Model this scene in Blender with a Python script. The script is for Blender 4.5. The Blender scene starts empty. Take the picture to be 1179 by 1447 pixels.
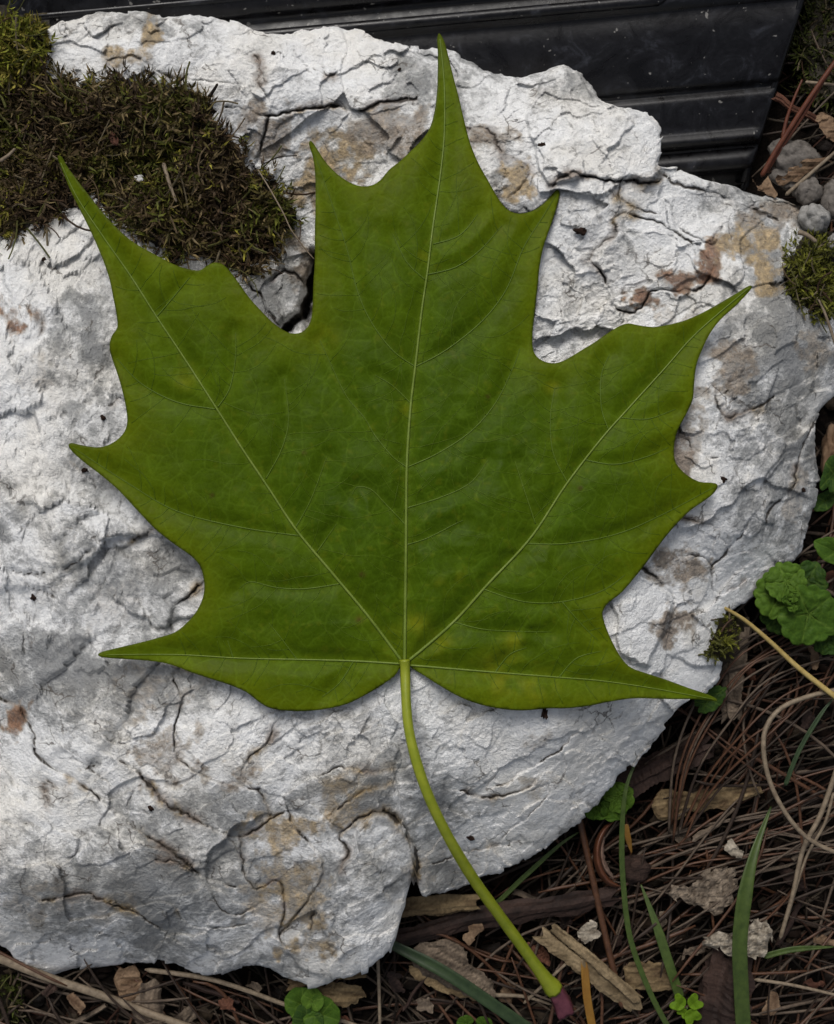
import bpy, math, random
import numpy as np
from mathutils import Vector
from mathutils.geometry import delaunay_2d_cdt

rnd = random.Random(7)
rng = np.random.default_rng(11)
SC = bpy.context.scene
COL = SC.collection

# ------------------------------------------------------------------ scale
S = 0.00016            # metres for one layout unit (leaf about 157 mm wide)
D = 1800.0             # camera height above the leaf, layout units
GZ = -345.0            # ground level below the leaf, layout units
CX, CY = 589.5, 723.5

def W(x, y, z):
    """layout point (x right, y down, z up at that depth) -> world metres"""
    x = np.asarray(x, float); y = np.asarray(y, float); z = np.asarray(z, float)
    f = (D - z) / D
    return np.stack([(x - CX) * f * S, -(y - CY) * f * S, (z - GZ) * S + 0 * x], -1)

# ------------------------------------------------------------------ camera
cam_d = bpy.data.cameras.new("camera")
cam = bpy.data.objects.new("camera", cam_d); COL.objects.link(cam)
cam.location = (0, 0, (D - GZ) * S)
cam.rotation_euler = (0, 0, 0)
cam_d.sensor_fit = 'VERTICAL'
cam_d.sensor_height = 24.0
cam_d.lens = 12.0 / (CY / D)
cam_d.clip_start = 0.005
cam_d.clip_end = 100.0
cam_d.dof.use_dof = True
cam_d.dof.focus_distance = (D + 25) * S
cam_d.dof.aperture_fstop = 22.0
SC.camera = cam

# ------------------------------------------------------------------ sky, sun, exposure
SUN_EL, SUN_AZ = math.radians(52), math.radians(-14)      # azimuth from +Y (top of the picture)
world = bpy.data.worlds.new("World"); SC.world = world
world.use_nodes = True
wn = world.node_tree; wn.nodes.clear()
sky = wn.nodes.new('ShaderNodeTexSky'); sky.sky_type = 'NISHITA'; sky.sun_disc = False
sky.sun_elevation = SUN_EL; sky.sun_rotation = SUN_AZ
sky.dust_density = 4.0; sky.air_density = 1.0
hs = wn.nodes.new('ShaderNodeHueSaturation'); hs.inputs['Saturation'].default_value = 0.45
bg = wn.nodes.new('ShaderNodeBackground'); bg.inputs['Strength'].default_value = 0.068
wo = wn.nodes.new('ShaderNodeOutputWorld')
wn.links.new(sky.outputs[0], hs.inputs['Color']); wn.links.new(hs.outputs[0], bg.inputs[0]); wn.links.new(bg.outputs[0], wo.inputs[0])
sun_d = bpy.data.lights.new("sun", 'SUN'); sun_d.energy = 1.5; sun_d.angle = math.radians(24); sun_d.color = (1, 0.97, 0.93)
sun = bpy.data.objects.new("sun", sun_d); COL.objects.link(sun)
sun.location = (0, 0.3, 1)
sd = Vector((math.sin(SUN_AZ) * math.cos(SUN_EL), math.cos(SUN_AZ) * math.cos(SUN_EL), math.sin(SUN_EL)))
sun.rotation_euler = sd.to_track_quat('Z', 'Y').to_euler()
SC.view_settings.view_transform = 'Standard'; SC.view_settings.look = 'None'
SC.view_settings.exposure = 0.42; SC.view_settings.gamma = 1.0
SC.view_settings.use_curve_mapping = False

# ------------------------------------------------------------------ noise helpers (numpy)
def _tab(seed):
    return np.random.default_rng(seed).random((256, 256))
_T = {}
def vn(x, y, seed=0):
    t = _T.setdefault(seed, _tab(seed + 100))
    xi = np.floor(x).astype(int); yi = np.floor(y).astype(int)
    fx = x - xi; fy = y - yi
    fx = fx * fx * fx * (fx * (fx * 6 - 15) + 10); fy = fy * fy * fy * (fy * (fy * 6 - 15) + 10)
    x0 = xi & 255; x1 = (xi + 1) & 255; y0 = yi & 255; y1 = (yi + 1) & 255
    return ((t[x0, y0] * (1 - fx) + t[x1, y0] * fx) * (1 - fy) + (t[x0, y1] * (1 - fx) + t[x1, y1] * fx) * fy) * 2 - 1
def fbm(x, y, sc, octv=4, seed=0, gain=.5):
    a = 1.0; s = 0.0; n = 0.0; f = 1.0 / sc
    for i in range(octv):
        s = s + a * vn(x * f + 17.3 * i, y * f - 9.1 * i, seed + i); n += a; a *= gain; f *= 2.03
    return s / n
def ridged(x, y, sc, octv=4, seed=0):
    a = 1.0; s = 0.0; n = 0.0; f = 1.0 / sc
    for i in range(octv):
        s = s + a * (1 - 2 * np.abs(vn(x * f + 7.3 * i, y * f + 3.1 * i, seed + i))); n += a; a *= .5; f *= 2.1
    return s / n
def voro(x, y, sc, seed=0):
    r = np.random.default_rng(seed + 555)
    jx = r.random((64, 64)); jy = r.random((64, 64)); q = r.random((64, 64, 3)) * 2 - 1
    u = x / sc; v = y / sc
    ui = np.floor(u).astype(int); vi = np.floor(v).astype(int)
    b = np.full(x.shape, 9e9); b2 = np.full(x.shape, 9e9)
    dx = np.zeros(x.shape); dy = np.zeros(x.shape); ci = np.zeros(x.shape, int); cj = np.zeros(x.shape, int)
    for a in (-1, 0, 1):
        for c in (-1, 0, 1):
            i = ui + a; j = vi + c
            ex = u - i - jx[i & 63, j & 63]; ey = v - j - jy[i & 63, j & 63]
            d = ex * ex + ey * ey
            m = d < b
            b2 = np.where(m, b, np.minimum(b2, d))
            b = np.where(m, d, b); dx = np.where(m, ex, dx); dy = np.where(m, ey, dy)
            ci = np.where(m, i & 63, ci); cj = np.where(m, j & 63, cj)
    return np.sqrt(b2) - np.sqrt(b), dx, dy, q[ci, cj]
def facet(x, y, sc, seed, offs=.5, aniso=None):
    wx = x + fbm(x, y, sc * .7, 3, seed + 40) * sc * .35; wy = y + fbm(x, y, sc * .7, 3, seed + 50) * sc * .35
    e, dx, dy, q = voro(wx, wy, sc, seed)
    return q[..., 0] * dx + q[..., 1] * dy + q[..., 2] * offs, e
def sstep(a, b, x):
    t = np.clip((x - a) / (b - a), 0, 1); return t * t * (3 - 2 * t)
def rbf(ctrl):
    P = np.array(ctrl, float); n = len(P); sc = 400.0
    X = P[:, :2] / sc
    def k(d2): return np.where(d2 > 1e-12, d2 * np.log(d2 + 1e-12), 0)
    A = k(((X[:, None] - X[None]) ** 2).sum(-1)) + np.eye(n) * 0.02
    Q = np.c_[np.ones(n), X]
    M = np.block([[A, Q], [Q.T, np.zeros((3, 3))]])
    w = np.linalg.solve(M, np.r_[P[:, 2], 0, 0, 0])
    def f(x, y):
        x = np.asarray(x, float) / sc; y = np.asarray(y, float) / sc
        r = w[n] + w[n + 1] * x + w[n + 2] * y
        for i in range(n):
            r = r + w[i] * k((x - X[i, 0]) ** 2 + (y - X[i, 1]) ** 2)
        return r
    return f
def crom(pts, n=6, closed=False):
    P = np.array(pts, float); out = []; m = len(P)
    rngi = range(m if closed else m - 1)
    for i in rngi:
        if closed: p0, p1, p2, p3 = P[i - 1], P[i], P[(i + 1) % m], P[(i + 2) % m]
        else: p0, p1, p2, p3 = P[max(i - 1, 0)], P[i], P[i + 1], P[min(i + 2, m - 1)]
        for k in range(n):
            t = k / n
            out.append(.5 * ((2 * p1) + (p2 - p0) * t + (2 * p0 - 5 * p1 + 4 * p2 - p3) * t * t + (3 * p1 - p0 - 3 * p2 + p3) * t ** 3))
    if not closed: out.append(P[-1])
    return np.array(out)
def inpoly(x, y, poly):
    P = np.asarray(poly, float); r = np.zeros(np.shape(x), bool)
    j = len(P) - 1
    for i in range(len(P)):
        c = (P[i, 1] > y) != (P[j, 1] > y)
        den = P[j, 1] - P[i, 1]
        r ^= c & (x < (P[j, 0] - P[i, 0]) * (y - P[i, 1]) / (den if den else 1e-9) + P[i, 0])
        j = i
    return r
def pdist(x, y, line, signed=False):
    L = np.asarray(line, float); b = np.full(np.shape(x), 1e9); s = np.ones(np.shape(x))
    for (ax, ay), (bx, by) in zip(L[:-1], L[1:]):
        ex, ey = bx - ax, by - ay; l2 = ex * ex + ey * ey + 1e-9
        t = np.clip(((x - ax) * ex + (y - ay) * ey) / l2, 0, 1)
        dx = x - ax - t * ex; dy = y - ay - t * ey
        d = np.hypot(dx, dy); m = d < b
        b = np.where(m, d, b)
        if signed: s = np.where(m, np.sign(ex * dy - ey * dx), s)
    return (b, s) if signed else b

# ------------------------------------------------------------------ object helpers
def tag(o, label=None, cat=None, group=None, kind=None):
    if label: o["label"] = label
    if cat: o["category"] = cat
    if group: o["group"] = group
    if kind: o["kind"] = kind
    return o
def mesh_np(name, V, F, smooth=True, cols=None, attrs=None):
    V = np.asarray(V, np.float32)
    if isinstance(F, np.ndarray): F = [F]
    me = bpy.data.meshes.new(name)
    tot = np.concatenate([f.ravel() for f in F]).astype(np.int32)
    cnt = np.concatenate([np.full(len(f), f.shape[1]) for f in F]).astype(np.int32)
    st = np.concatenate([[0], np.cumsum(cnt)[:-1]]).astype(np.int32)
    me.vertices.add(len(V)); me.vertices.foreach_set("co", V.ravel())
    me.loops.add(len(tot)); me.loops.foreach_set("vertex_index", tot)
    me.polygons.add(len(cnt)); me.polygons.foreach_set("loop_start", st); me.polygons.foreach_set("loop_total", cnt)
    me.polygons.foreach_set("use_smooth", np.full(len(cnt), smooth))
    me.update(calc_edges=True); me.validate()
    if cols is not None:
        a = me.attributes.new("col", 'FLOAT_COLOR', 'POINT')
        c = np.c_[cols, np.ones(len(cols))].astype(np.float32); a.data.foreach_set("color", c.ravel())
    for k, v in (attrs or {}).items():
        a = me.attributes.new(k, 'FLOAT', 'POINT'); a.data.foreach_set("value", np.asarray(v, np.float32))
    return me
def place(name, V, F, mat, parent=None, smooth=True, cols=None, attrs=None, base=None):
    """link a world-space mesh as ONE object with its origin at its own base"""
    V = np.asarray(V, float)
    if base is None:
        c = (V.min(0) + V.max(0)) / 2; base = np.array([c[0], c[1], V[:, 2].min()])
    me = mesh_np(name, V - base, F, smooth, cols, attrs)
    me.materials.append(mat)
    o = bpy.data.objects.new(name, me); COL.objects.link(o)
    o["_b"] = [float(v) for v in base]
    if parent is not None:
        o.parent = parent; o.location = np.array(base) - np.array(parent["_b"])
    else: o.location = base
    return o
def empty(name, base, parent=None):
    o = bpy.data.objects.new(name, None); COL.objects.link(o); o.empty_display_size = .005
    o["_b"] = [float(v) for v in base]
    o.location = base if parent is None else np.array(base) - np.array(parent["_b"])
    if parent is not None: o.parent = parent
    return o
def tube(P, R, k=6, flat=1.0, jit=0.0, seed=0):
    """world polyline -> closed tapered tube (V, [quads, tris])"""
    P = np.asarray(P, float); n = len(P); R = np.broadcast_to(np.asarray(R, float), (n,))
    r_ = np.random.default_rng(seed)
    T = np.gradient(P, axis=0); T /= np.linalg.norm(T, axis=1)[:, None] + 1e-12
    up = np.array([0, 0, 1.0])
    if abs(T[0] @ up) > .9: up = np.array([1.0, 0, 0])
    V = []
    a = np.arange(k) / k * 2 * np.pi
    q0 = 1 + jit * (r_.random(k) - .5)
    for i in range(n):
        s = np.cross(T[i], up); s /= np.linalg.norm(s) + 1e-12
        b = np.cross(s, T[i])
        q = q0 + .25 * jit * (r_.random(k) - .5)
        V.append(P[i] + R[i] * (np.cos(a) * q)[:, None] * s + R[i] * flat * (np.sin(a) * q)[:, None] * b)
    V = np.concatenate(V)
    i, j = np.meshgrid(np.arange(n - 1), np.arange(k), indexing='ij')
    F = np.stack([i * k + j, i * k + (j + 1) % k, (i + 1) * k + (j + 1) % k, (i + 1) * k + j], -1).reshape(-1, 4)
    c0, c1 = len(V), len(V) + 1
    V = np.concatenate([V, P[:1], P[-1:]])
    j = np.arange(k)
    F3 = np.concatenate([np.stack([np.full(k, c0), (j + 1) % k, j], -1), np.stack([np.full(k, c1), (n - 1) * k + j, (n - 1) * k + (j + 1) % k], -1)])
    return V, [F, F3]
class Bag:
    """collects shapes into one mesh with point colours (for stuff)"""
    def __init__(s): s.V = []; s.F = {3: [], 4: []}; s.C = []; s.n = 0
    def add(s, V, F, col):
        if isinstance(F, np.ndarray): F = [F]
        for f in F: s.F[f.shape[1]].append(f + s.n)
        s.V.append(V); s.n += len(V)
        c = np.asarray(col, float); s.C.append(np.broadcast_to(c, (len(V), 3)) if c.ndim == 1 else c)
    def build(s, name, mat, parent=None, smooth=True):
        F = [np.concatenate(v) for v in s.F.values() if v]
        return place(name, np.concatenate(s.V), F, mat, parent, smooth, np.concatenate(s.C))

# ------------------------------------------------------------------ materials
class NT:
    def __init__(s, name):
        s.m = bpy.data.materials.new(name); s.m.use_nodes = True
        s.t = s.m.node_tree; s.n = s.t.nodes; s.b = s.n['Principled BSDF']
    def new(s, ty, **kw):
        o = s.n.new(ty)
        for k, v in kw.items(): setattr(o, k, v)
        return o
    def l(s, a, b): s.t.links.new(a, b)
    def coord(s):
        return s.new('ShaderNodeTexCoord').outputs['Object']
    def noise(s, scale, detail=4, rough=.55, vec=None, dist=0.0):
        o = s.new('ShaderNodeTexNoise'); o.inputs['Scale'].default_value = scale; o.inputs['Detail'].default_value = detail
        o.inputs['Roughness'].default_value = rough; o.inputs['Distortion'].default_value = dist
        if vec is not None: s.l(vec, o.inputs['Vector'])
        return o.outputs['Fac']
    def voro(s, scale, vec=None, feature='F1'):
        o = s.new('ShaderNodeTexVoronoi', feature=feature); o.inputs['Scale'].default_value = scale
        if vec is not None: s.l(vec, o.inputs['Vector'])
        return o.outputs['Distance']
    def ramp(s, fac, stops):
        o = s.new('ShaderNodeValToRGB'); e = o.color_ramp.elements
        while len(e) < len(stops): e.new(.5)
        for q, (p, c) in zip(e, stops):
            q.position = p; q.color = (*c, 1) if not np.isscalar(c) else (c, c, c, 1)
        s.l(fac, o.inputs[0]); return o.outputs[0]
    def mix(s, fac, a, b, mode='MIX'):
        o = s.new('ShaderNodeMix', data_type='RGBA', blend_type=mode)
        for v, i in ((fac, 0), (a, 6), (b, 7)):
            if hasattr(v, 'is_linked'): s.l(v, o.inputs[i])
            elif i == 0: o.inputs[0].default_value = v
            else: o.inputs[i].default_value = (*v, 1) if not np.isscalar(v) else (v, v, v, 1)
        return o.outputs[2]
    def math(s, op, a, b=None):
        o = s.new('ShaderNodeMath', operation=op)
        for v, i in ((a, 0), (b, 1)):
            if v is None: continue
            if hasattr(v, 'is_linked'): s.l(v, o.inputs[i])
            else: o.inputs[i].default_value = v
        return o.outputs[0]
    def attr(s, name):
        return s.new('ShaderNodeAttribute', attribute_name=name)
    def bump(s, h, strength, dist, prev=None):
        o = s.new('ShaderNodeBump'); o.inputs['Strength'].default_value = strength; o.inputs['Distance'].default_value = dist
        s.l(h, o.inputs['Height'])
        if prev is not None: s.l(prev, o.inputs['Normal'])
        return o.outputs[0]
    def done(s, col=None, rough=None, normal=None, spec=None):
        for v, k in ((col, 'Base Color'), (rough, 'Roughness'), (normal, 'Normal'), (spec, 'Specular IOR Level')):
            if v is None: continue
            if hasattr(v, 'is_linked'): s.l(v, s.b.inputs[k])
            else: s.b.inputs[k].default_value = (*v, 1) if isinstance(v, tuple) else v
        return s.m

def mat_simple(name, c0, c1, scale=600, rough=.7, bump=.3, spec=.3, stretch=None, bdist=.0003):
    t = NT(name); c = t.coord()
    if stretch:
        mp = t.new('ShaderNodeMapping'); mp.inputs['Scale'].default_value = stretch; t.l(c, mp.inputs[0]); c = mp.outputs[0]
    n = t.noise(scale, 5, .65, c)
    return t.done(t.ramp(n, [(.3, c0), (.7, c1)]), rough, t.bump(n, bump, bdist), spec)
def mat_vcol(name, rough=.7, spec=.25, var=.35, scale=900, bump=.2, trans=0.0):
    t = NT(name); c = t.coord(); a = t.attr('col').outputs['Color']
    n = t.noise(scale, 4, .6, c)
    col = t.mix(1.0, a, t.ramp(n, [(.25, 1 - var), (.75, 1 + var)]), 'MULTIPLY')
    return t.done(col, rough, t.bump(n, bump, .0002), spec)

def mat_rock():
    t = NT("white_quartz"); c = t.coord()
    stain = t.attr('col').outputs['Color']; sw = t.attr('stain').outputs['Fac']; wh = t.attr('white').outputs['Fac']; cd = t.attr('crack').outputs['Fac']
    n1 = t.noise(190, 10, .70, c, .5); n2 = t.noise(950, 8, .74, c); n3 = t.noise(55, 4, .6, c); vf = t.voro(1500, c)
    # crusted white patches against grey, clearer quartz
    f = t.math('ADD', wh, t.math('MULTIPLY', t.math('SUBTRACT', n1, .5), 2.5))
    f = t.math('ADD', f, t.math('MULTIPLY', t.math('SUBTRACT', n2, .5), 1.0))
    col = t.ramp(f, [(.04, (.30, .305, .305)), (.26, (.46, .465, .46)), (.42, (.62, .62, .615)), (.53, (.80, .805, .80)), (.85, (.88, .885, .88))])
    col = t.mix(t.math('MULTIPLY', t.ramp(n3, [(.45, 0.0), (.62, 1.0)]), .5), col, t.mix(1.0, col, (.95, .90, .81), 'MULTIPLY'))
    sf = t.math('ADD', sw, t.math('MULTIPLY', t.math('SUBTRACT', n1, .5), t.math('MULTIPLY', sw, 3.2)))
    sf = t.math('ADD', sf, t.math('MULTIPLY', t.math('SUBTRACT', n2, .5), t.math('MULTIPLY', sw, 1.8)))
    so = t.ramp(sf, [(.18, 0.0), (.40, .45), (.75, .9)])
    hv = t.mix(1.0, stain, t.ramp(t.noise(420, 6, .7, c), [(.3, .45), (.5, .95), (.7, 1.9)]), 'MULTIPLY')
    col = t.mix(so, col, hv)
    vc = t.new('ShaderNodeTexVoronoi'); vc.inputs['Scale'].default_value = 620; t.l(c, vc.inputs['Vector'])
    bw = t.new('ShaderNodeRGBToBW'); t.l(vc.outputs['Color'], bw.inputs[0])
    col = t.mix(1.0, col, t.ramp(bw.outputs[0], [(.25, .93), (.75, 1.04)]), 'MULTIPLY')
    col = t.mix(1.0, col, t.ramp(n2, [(.28, .80), (.42, .98), (.7, 1.04)]), 'MULTIPLY')  # darker where the fine bump dips: pit shade put into the colour
    # dirt in traced fractures, hairlines and grit
    cf = t.math('ADD', cd, t.math('MULTIPLY', t.math('SUBTRACT', n2, .5), 3.0))
    cf = t.math('ADD', cf, t.math('MULTIPLY', t.math('SUBTRACT', n1, .5), 2.6))
    cm = t.ramp(t.math('DIVIDE', cf, 10.0), [(.05, .92), (.11, .6), (.19, .0)])
    col = t.mix(cm, col, (.050, .040, .032))
    dn = t.new('ShaderNodeTexNoise'); dn.inputs['Scale'].default_value = 160; dn.inputs['Detail'].default_value = 5; t.l(c, dn.inputs['Vector'])
    sc = t.new('ShaderNodeVectorMath', operation='SCALE'); sc.inputs['Scale'].default_value = .010; t.l(dn.outputs['Color'], sc.inputs[0])
    ad = t.new('ShaderNodeVectorMath', operation='ADD'); t.l(c, ad.inputs[0]); t.l(sc.outputs[0], ad.inputs[1])
    e = t.voro(95, ad.outputs[0], 'DISTANCE_TO_EDGE')
    hm = t.math('MULTIPLY', t.ramp(e, [(.008, 1.0), (.026, 0.0)]), t.ramp(t.noise(110, 4, .6, c), [(.52, 0.0), (.62, .75)]))
    col = t.mix(hm, col, (.10, .085, .07))
    sp = t.noise(1050, 2, .5, c)
    col = t.mix(t.math('MULTIPLY', t.ramp(sp, [(.715, 0.0), (.75, .8)]), t.ramp(n3, [(.42, .15), (.6, 1.0)])), col, (.06, .05, .04))
    hb = t.math('SUBTRACT', n1, t.math('MULTIPLY', hm, .25))
    nb = t.bump(hb, .42, .0010)
    nb = t.bump(n2, 1.0, .00075, nb)
    nb = t.bump(bw.outputs[0], .16, .0006, nb)
    nb = t.bump(vf, .35, .0004, nb)
    return t.done(col, t.ramp(n1, [(.35, .55), (.7, .85)]), nb, .3)
M_ROCK = mat_rock()

def mat_leaf(name="maple_leaf_green", vs=520, rough=.5, bs=1.0):
    t = NT(name); c = t.coord(); a = t.attr('col').outputs['Color']
    n = t.noise(130, 5, .6, c); f = t.noise(1500, 4, .65, c)
    wv = t.new('ShaderNodeVectorMath', operation='ADD')
    nz = t.new('ShaderNodeTexNoise'); nz.inputs['Scale'].default_value = 260; t.l(c, nz.inputs['Vector'])
    sc = t.new('ShaderNodeVectorMath', operation='SCALE'); sc.inputs['Scale'].default_value = .0016
    t.l(nz.outputs['Color'], sc.inputs[0]); t.l(c, wv.inputs[0]); t.l(sc.outputs[0], wv.inputs[1])
    e1 = t.voro(vs * .33, wv.outputs[0], 'DISTANCE_TO_EDGE'); e2 = t.voro(vs, wv.outputs[0], 'DISTANCE_TO_EDGE')
    net = t.ramp(e1, [(.0, 1.0), (.05, 0.0)]); net2 = t.ramp(e2, [(0, 1.0), (.09, 0.0)])
    col = t.mix(1.0, a, t.ramp(n, [(.25, .80), (.75, 1.22)]), 'MULTIPLY')
    col = t.mix(1.0, col, t.ramp(f, [(.25, .86), (.75, 1.14)]), 'MULTIPLY')
    col = t.mix(t.math('MULTIPLY', net, .10), col, (.16, .26, .02))
    col = t.mix(t.math('MULTIPLY', net2, .05), col, (.14, .24, .02))
    nb = t.bump(e1, .16 * bs, .0010); nb = t.bump(e2, .20 * bs, .0005, nb); nb = t.bump(f, .12, .0002, nb)
    return t.done(col, t.ramp(n, [(.3, rough - .06), (.7, rough + .08)]), nb, .05)
M_LEAF = mat_leaf()
M_VEIN = mat_simple("leaf_vein", (.095, .145, .014), (.15, .20, .028), 500, .5, .15, .3)
M_VEIN2 = mat_simple("leaf_side_vein", (.060, .102, .007), (.086, .135, .011), 500, .5, .15, .2)
M_PET = mat_simple("leaf_stalk_green", (.16, .20, .008), (.25, .28, .018), 260, .42, .2, .4)
M_PETIP = mat_simple("leaf_stalk_purple", (.075, .016, .028), (.15, .045, .06), 500, .5, .3, .4)
M_FVEIN = mat_vcol("leaf_fine_vein", .5, .15, .2, 900, .05)
M_MOSS = mat_vcol("moss", .65, .2, .35, 1200)
M_SOIL = mat_simple("dark_soil", (0.0028, 0.0021, 0.0017), (0.0126, 0.0091, 0.0070), 420, .95, 1.0, .1, None, .0012)
M_LITTER = mat_vcol("dry_litter", .75, .2, .4, 1500, .35)

def mat_plastic():
    t = NT("black_plastic"); c = t.coord()
    n = t.noise(110, 8, .72, c, 1.2); f = t.noise(900, 5, .7, c); s = t.noise(520, 2, .5, c)
    col = t.ramp(n, [(.40, (.003, .0026, .003)), (.56, (.006, .006, .0075)), (.72, (.028, .030, .038))])
    col = t.mix(1.0, col, t.ramp(f, [(.3, .6), (.7, 1.5)]), 'MULTIPLY')
    col = t.mix(t.ramp(s, [(.70, 0.0), (.73, .6)]), col, (.28, .27, .25))
    return t.done(col, t.ramp(n, [(.35, .22), (.7, .52)]), t.bump(f, .25, .0002), .34)
M_PLAST = mat_plastic()
M_NEED = [mat_simple("needle_red_brown", (.040, .016, .007), (.092, .040, .018), 700, .5, .2, .4),
          mat_simple("needle_grey_brown", (.044, .031, .022), (.118, .086, .060), 700, .6, .2, .3),
          mat_simple("needle_dark_brown", (.014, .009, .006), (.038, .023, .015), 700, .6, .2, .3)]
M_STRAW = mat_simple("pale_straw", (0.1125, 0.0840, 0.0562), (0.2475, 0.1950, 0.1350), 700, .6, .3, .3, (1, 1, 1))
M_STRAWY = mat_simple("yellow_straw", (0.3040, 0.2160, 0.0640), (0.4400, 0.3360, 0.1280), 600, .5, .2, .35)
M_BLADE = mat_simple("grass_blade_green", (.026, .046, .007), (.056, .086, .016), 500, .5, .2, .35)
M_BLADEB = mat_simple("grass_blade_blue_green", (.014, .028, .010), (.032, .055, .020), 500, .5, .2, .35)
M_BLADEY = mat_simple("grass_blade_ochre", (0.1500, 0.0675, 0.0090), (0.2025, 0.1050, 0.0150), 500, .5, .2, .35)
M_BARK = mat_simple("grey_bark", (.05, .037, .026), (.22, .17, .12), 330, .9, .9, .15, (1, 3.0, 1), .0012)
M_WOOD = mat_simple("split_wood", (.10, .066, .03), (.26, .18, .09), 260, .75, .7, .2, (1.0, 5, 1), .0008)
M_DWOOD = mat_simple("dark_rotten_wood", (.014, .009, .007), (.055, .033, .025), 300, .85, .9, .2, (1, 4, 1), .001)
M_LICHEN = mat_simple("pale_chip", (.22, .18, .14), (.62, .55, .46), 520, .9, 1.0, .15, None, .0012)
M_GCHIP = mat_simple("grey_chip", (.07, .055, .042), (.30, .24, .18), 420, .9, 1.0, .15, None, .0012)
M_PEB = mat_simple("grey_stone", (0.0280, 0.0232, 0.0192), (0.1920, 0.1720, 0.1520), 420, .75, .6, .35, None, .0006)
M_PEBW = mat_simple("white_stone", (0.1190, 0.1148, 0.1062), (0.3570, 0.3485, 0.3315), 420, .6, .5, .4, None, .0006)
M_PLEAF = mat_leaf("herb_leaf_green", 900, .5, 1.6)
M_HSTEM = mat_simple("herb_stem", (0.0375, 0.0600, 0.0150), (0.0675, 0.0975, 0.0225), 600, .5, .2, .3)
M_SHELL = mat_simple("nut_shell", (0.0525, 0.0165, 0.0075), (0.1200, 0.0435, 0.0188), 350, .42, .4, .45)
M_SHIN = mat_simple("nut_shell_inside", (0.0960, 0.0480, 0.0320), (0.2880, 0.2000, 0.1520), 500, .8, .7, .2)
M_DRY = mat_simple("dry_leaf", (.10, .055, .03), (.28, .19, .12), 260, .75, .6, .2)
M_CRUMB = mat_simple("soil_crumb", (.006, .004, .003), (.035, .018, .012), 900, .9, .6, .15)
M_TWIG = mat_simple("black_twig", (.008, .006, .005), (.03, .022, .018), 900, .8, .6, .2)
M_RUST = mat_simple("rust_stalk", (0.0638, 0.0165, 0.0075), (0.1275, 0.0390, 0.0180), 500, .5, .3, .35)

# ------------------------------------------------------------------ maple leaf data
LEAF = [(621,47),(628,58),(634,80),(640,105),(648,135),(655,165),(664,200),(676,230),(690,255),(703,278),(715,294),(728,301),(742,301),(757,296),(770,286),(780,275),(787,268),(791,272),(789,285),(783,305),(775,328),(768,350),(763,375),(760,405),(756,440),(753,470),(753,490),(758,503),(770,511),(785,513),(800,508),(820,496),(840,484),(860,470),(875,461),(888,457),(905,460),(925,462),(948,458),(970,452),(995,441),(1020,427),(1045,412),(1058,404),(1063,405),(1058,413),(1040,432),(1018,452),(1003,472),(992,495),(984,518),(981,545),(979,565),(970,585),(958,608),(953,630),(954,650),(962,663),(975,674),(990,681),(1005,682),(1013,684),(1014,689),(1008,698),(995,708),(975,722),(955,742),(935,766),(910,800),(880,836),(862,850),(854,860),(852,870),(858,890),(868,912),(880,932),(893,944),(915,952),(945,962),(975,973),(1000,981),(1012,987),(1013,991),(1005,990),(980,988),(950,988),(920,987),(893,987),(860,992),(830,998),(800,1001),(775,1001),(740,1004),(710,1002),(680,996),(650,985),(620,968),(600,955),(585,946),(578,941),(572,940),(566,943),(558,955),(540,968),(515,983),(490,995),(460,1002),(430,1005),(400,1004),(380,1000),(365,991),(348,978),(325,968),(300,960),(270,950),(250,942),(228,936),(200,933),(170,931),(145,929),(139,925),(145,921),(165,916),(195,909),(225,901),(248,893),(262,882),(275,868),(285,850),(289,832),(287,812),(281,797),(268,784),(245,768),(220,748),(195,722),(170,695),(145,673),(120,654),(103,639),(97,630),(101,626),(115,629),(135,632),(150,630),(165,622),(176,610),(180,595),(178,575),(172,548),(165,525),(158,505),(155,490),(158,475),(166,462),(164,440),(160,420),(155,395),(145,365),(130,330),(115,300),(100,270),(90,245),(83,228),(82,220),(88,222),(95,235),(108,253),(125,275),(145,300),(165,322),(190,343),(220,360),(245,373),(265,380),(282,382),(292,376),(302,371),(314,373),(325,383),(338,400),(352,420),(370,440),(385,455),(400,466),(412,471),(425,470),(435,462),(440,450),(442,430),(443,400),(445,370),(445,330),(446,290),(446,255),(443,225),(437,205),(439,199),(445,205),(453,218),(463,232),(478,247),(495,258),(510,263),(525,262),(537,255),(550,240),(565,228),(580,214),(597,197),(608,180),(614,160),(618,130),(619,100),(619,75),(618,55)]
leaf_base = rbf([(572,940,0),(575,660,8),(600,385,2),(621,48,-28),(300,570,6),(85,225,26),(450,300,-4),(780,280,-24),(850,620,4),(1060,405,-24),(1010,687,-30),(1010,989,-38),(740,990,-6),(145,925,-8),(97,630,-2),(400,990,-6),(430,465,-2),(765,505,-16),(290,820,0),(855,865,-12),(480,750,4),(680,800,6),(720,640,-2),(420,600,2)])
VEINS_MAIN = [
 ([(572,938),(573,850),(574,760),(575,660),(580,580),(587,518),(596,440),(604,385),(612,320),(622,250),(628,190),(628,120),(622,55)], 4.2, 1.0),
 ([(568,934),(520,870),(470,810),(420,750),(380,690),(340,630),(305,575),(260,505),(220,445),(185,390),(150,340),(110,280),(86,230)], 3.7, .9),
 ([(577,934),(640,880),(690,825),(750,760),(800,685),(850,620),(890,575),(940,520),(985,470),(1058,407)], 3.7, .9),
 ([(566,938),(500,934),(430,932),(340,930),(250,925),(150,925)], 2.6, .7),
 ([(580,940),(640,945),(700,950),(790,957),(850,962),(920,972),(1008,988)], 2.6, .7)]
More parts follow.
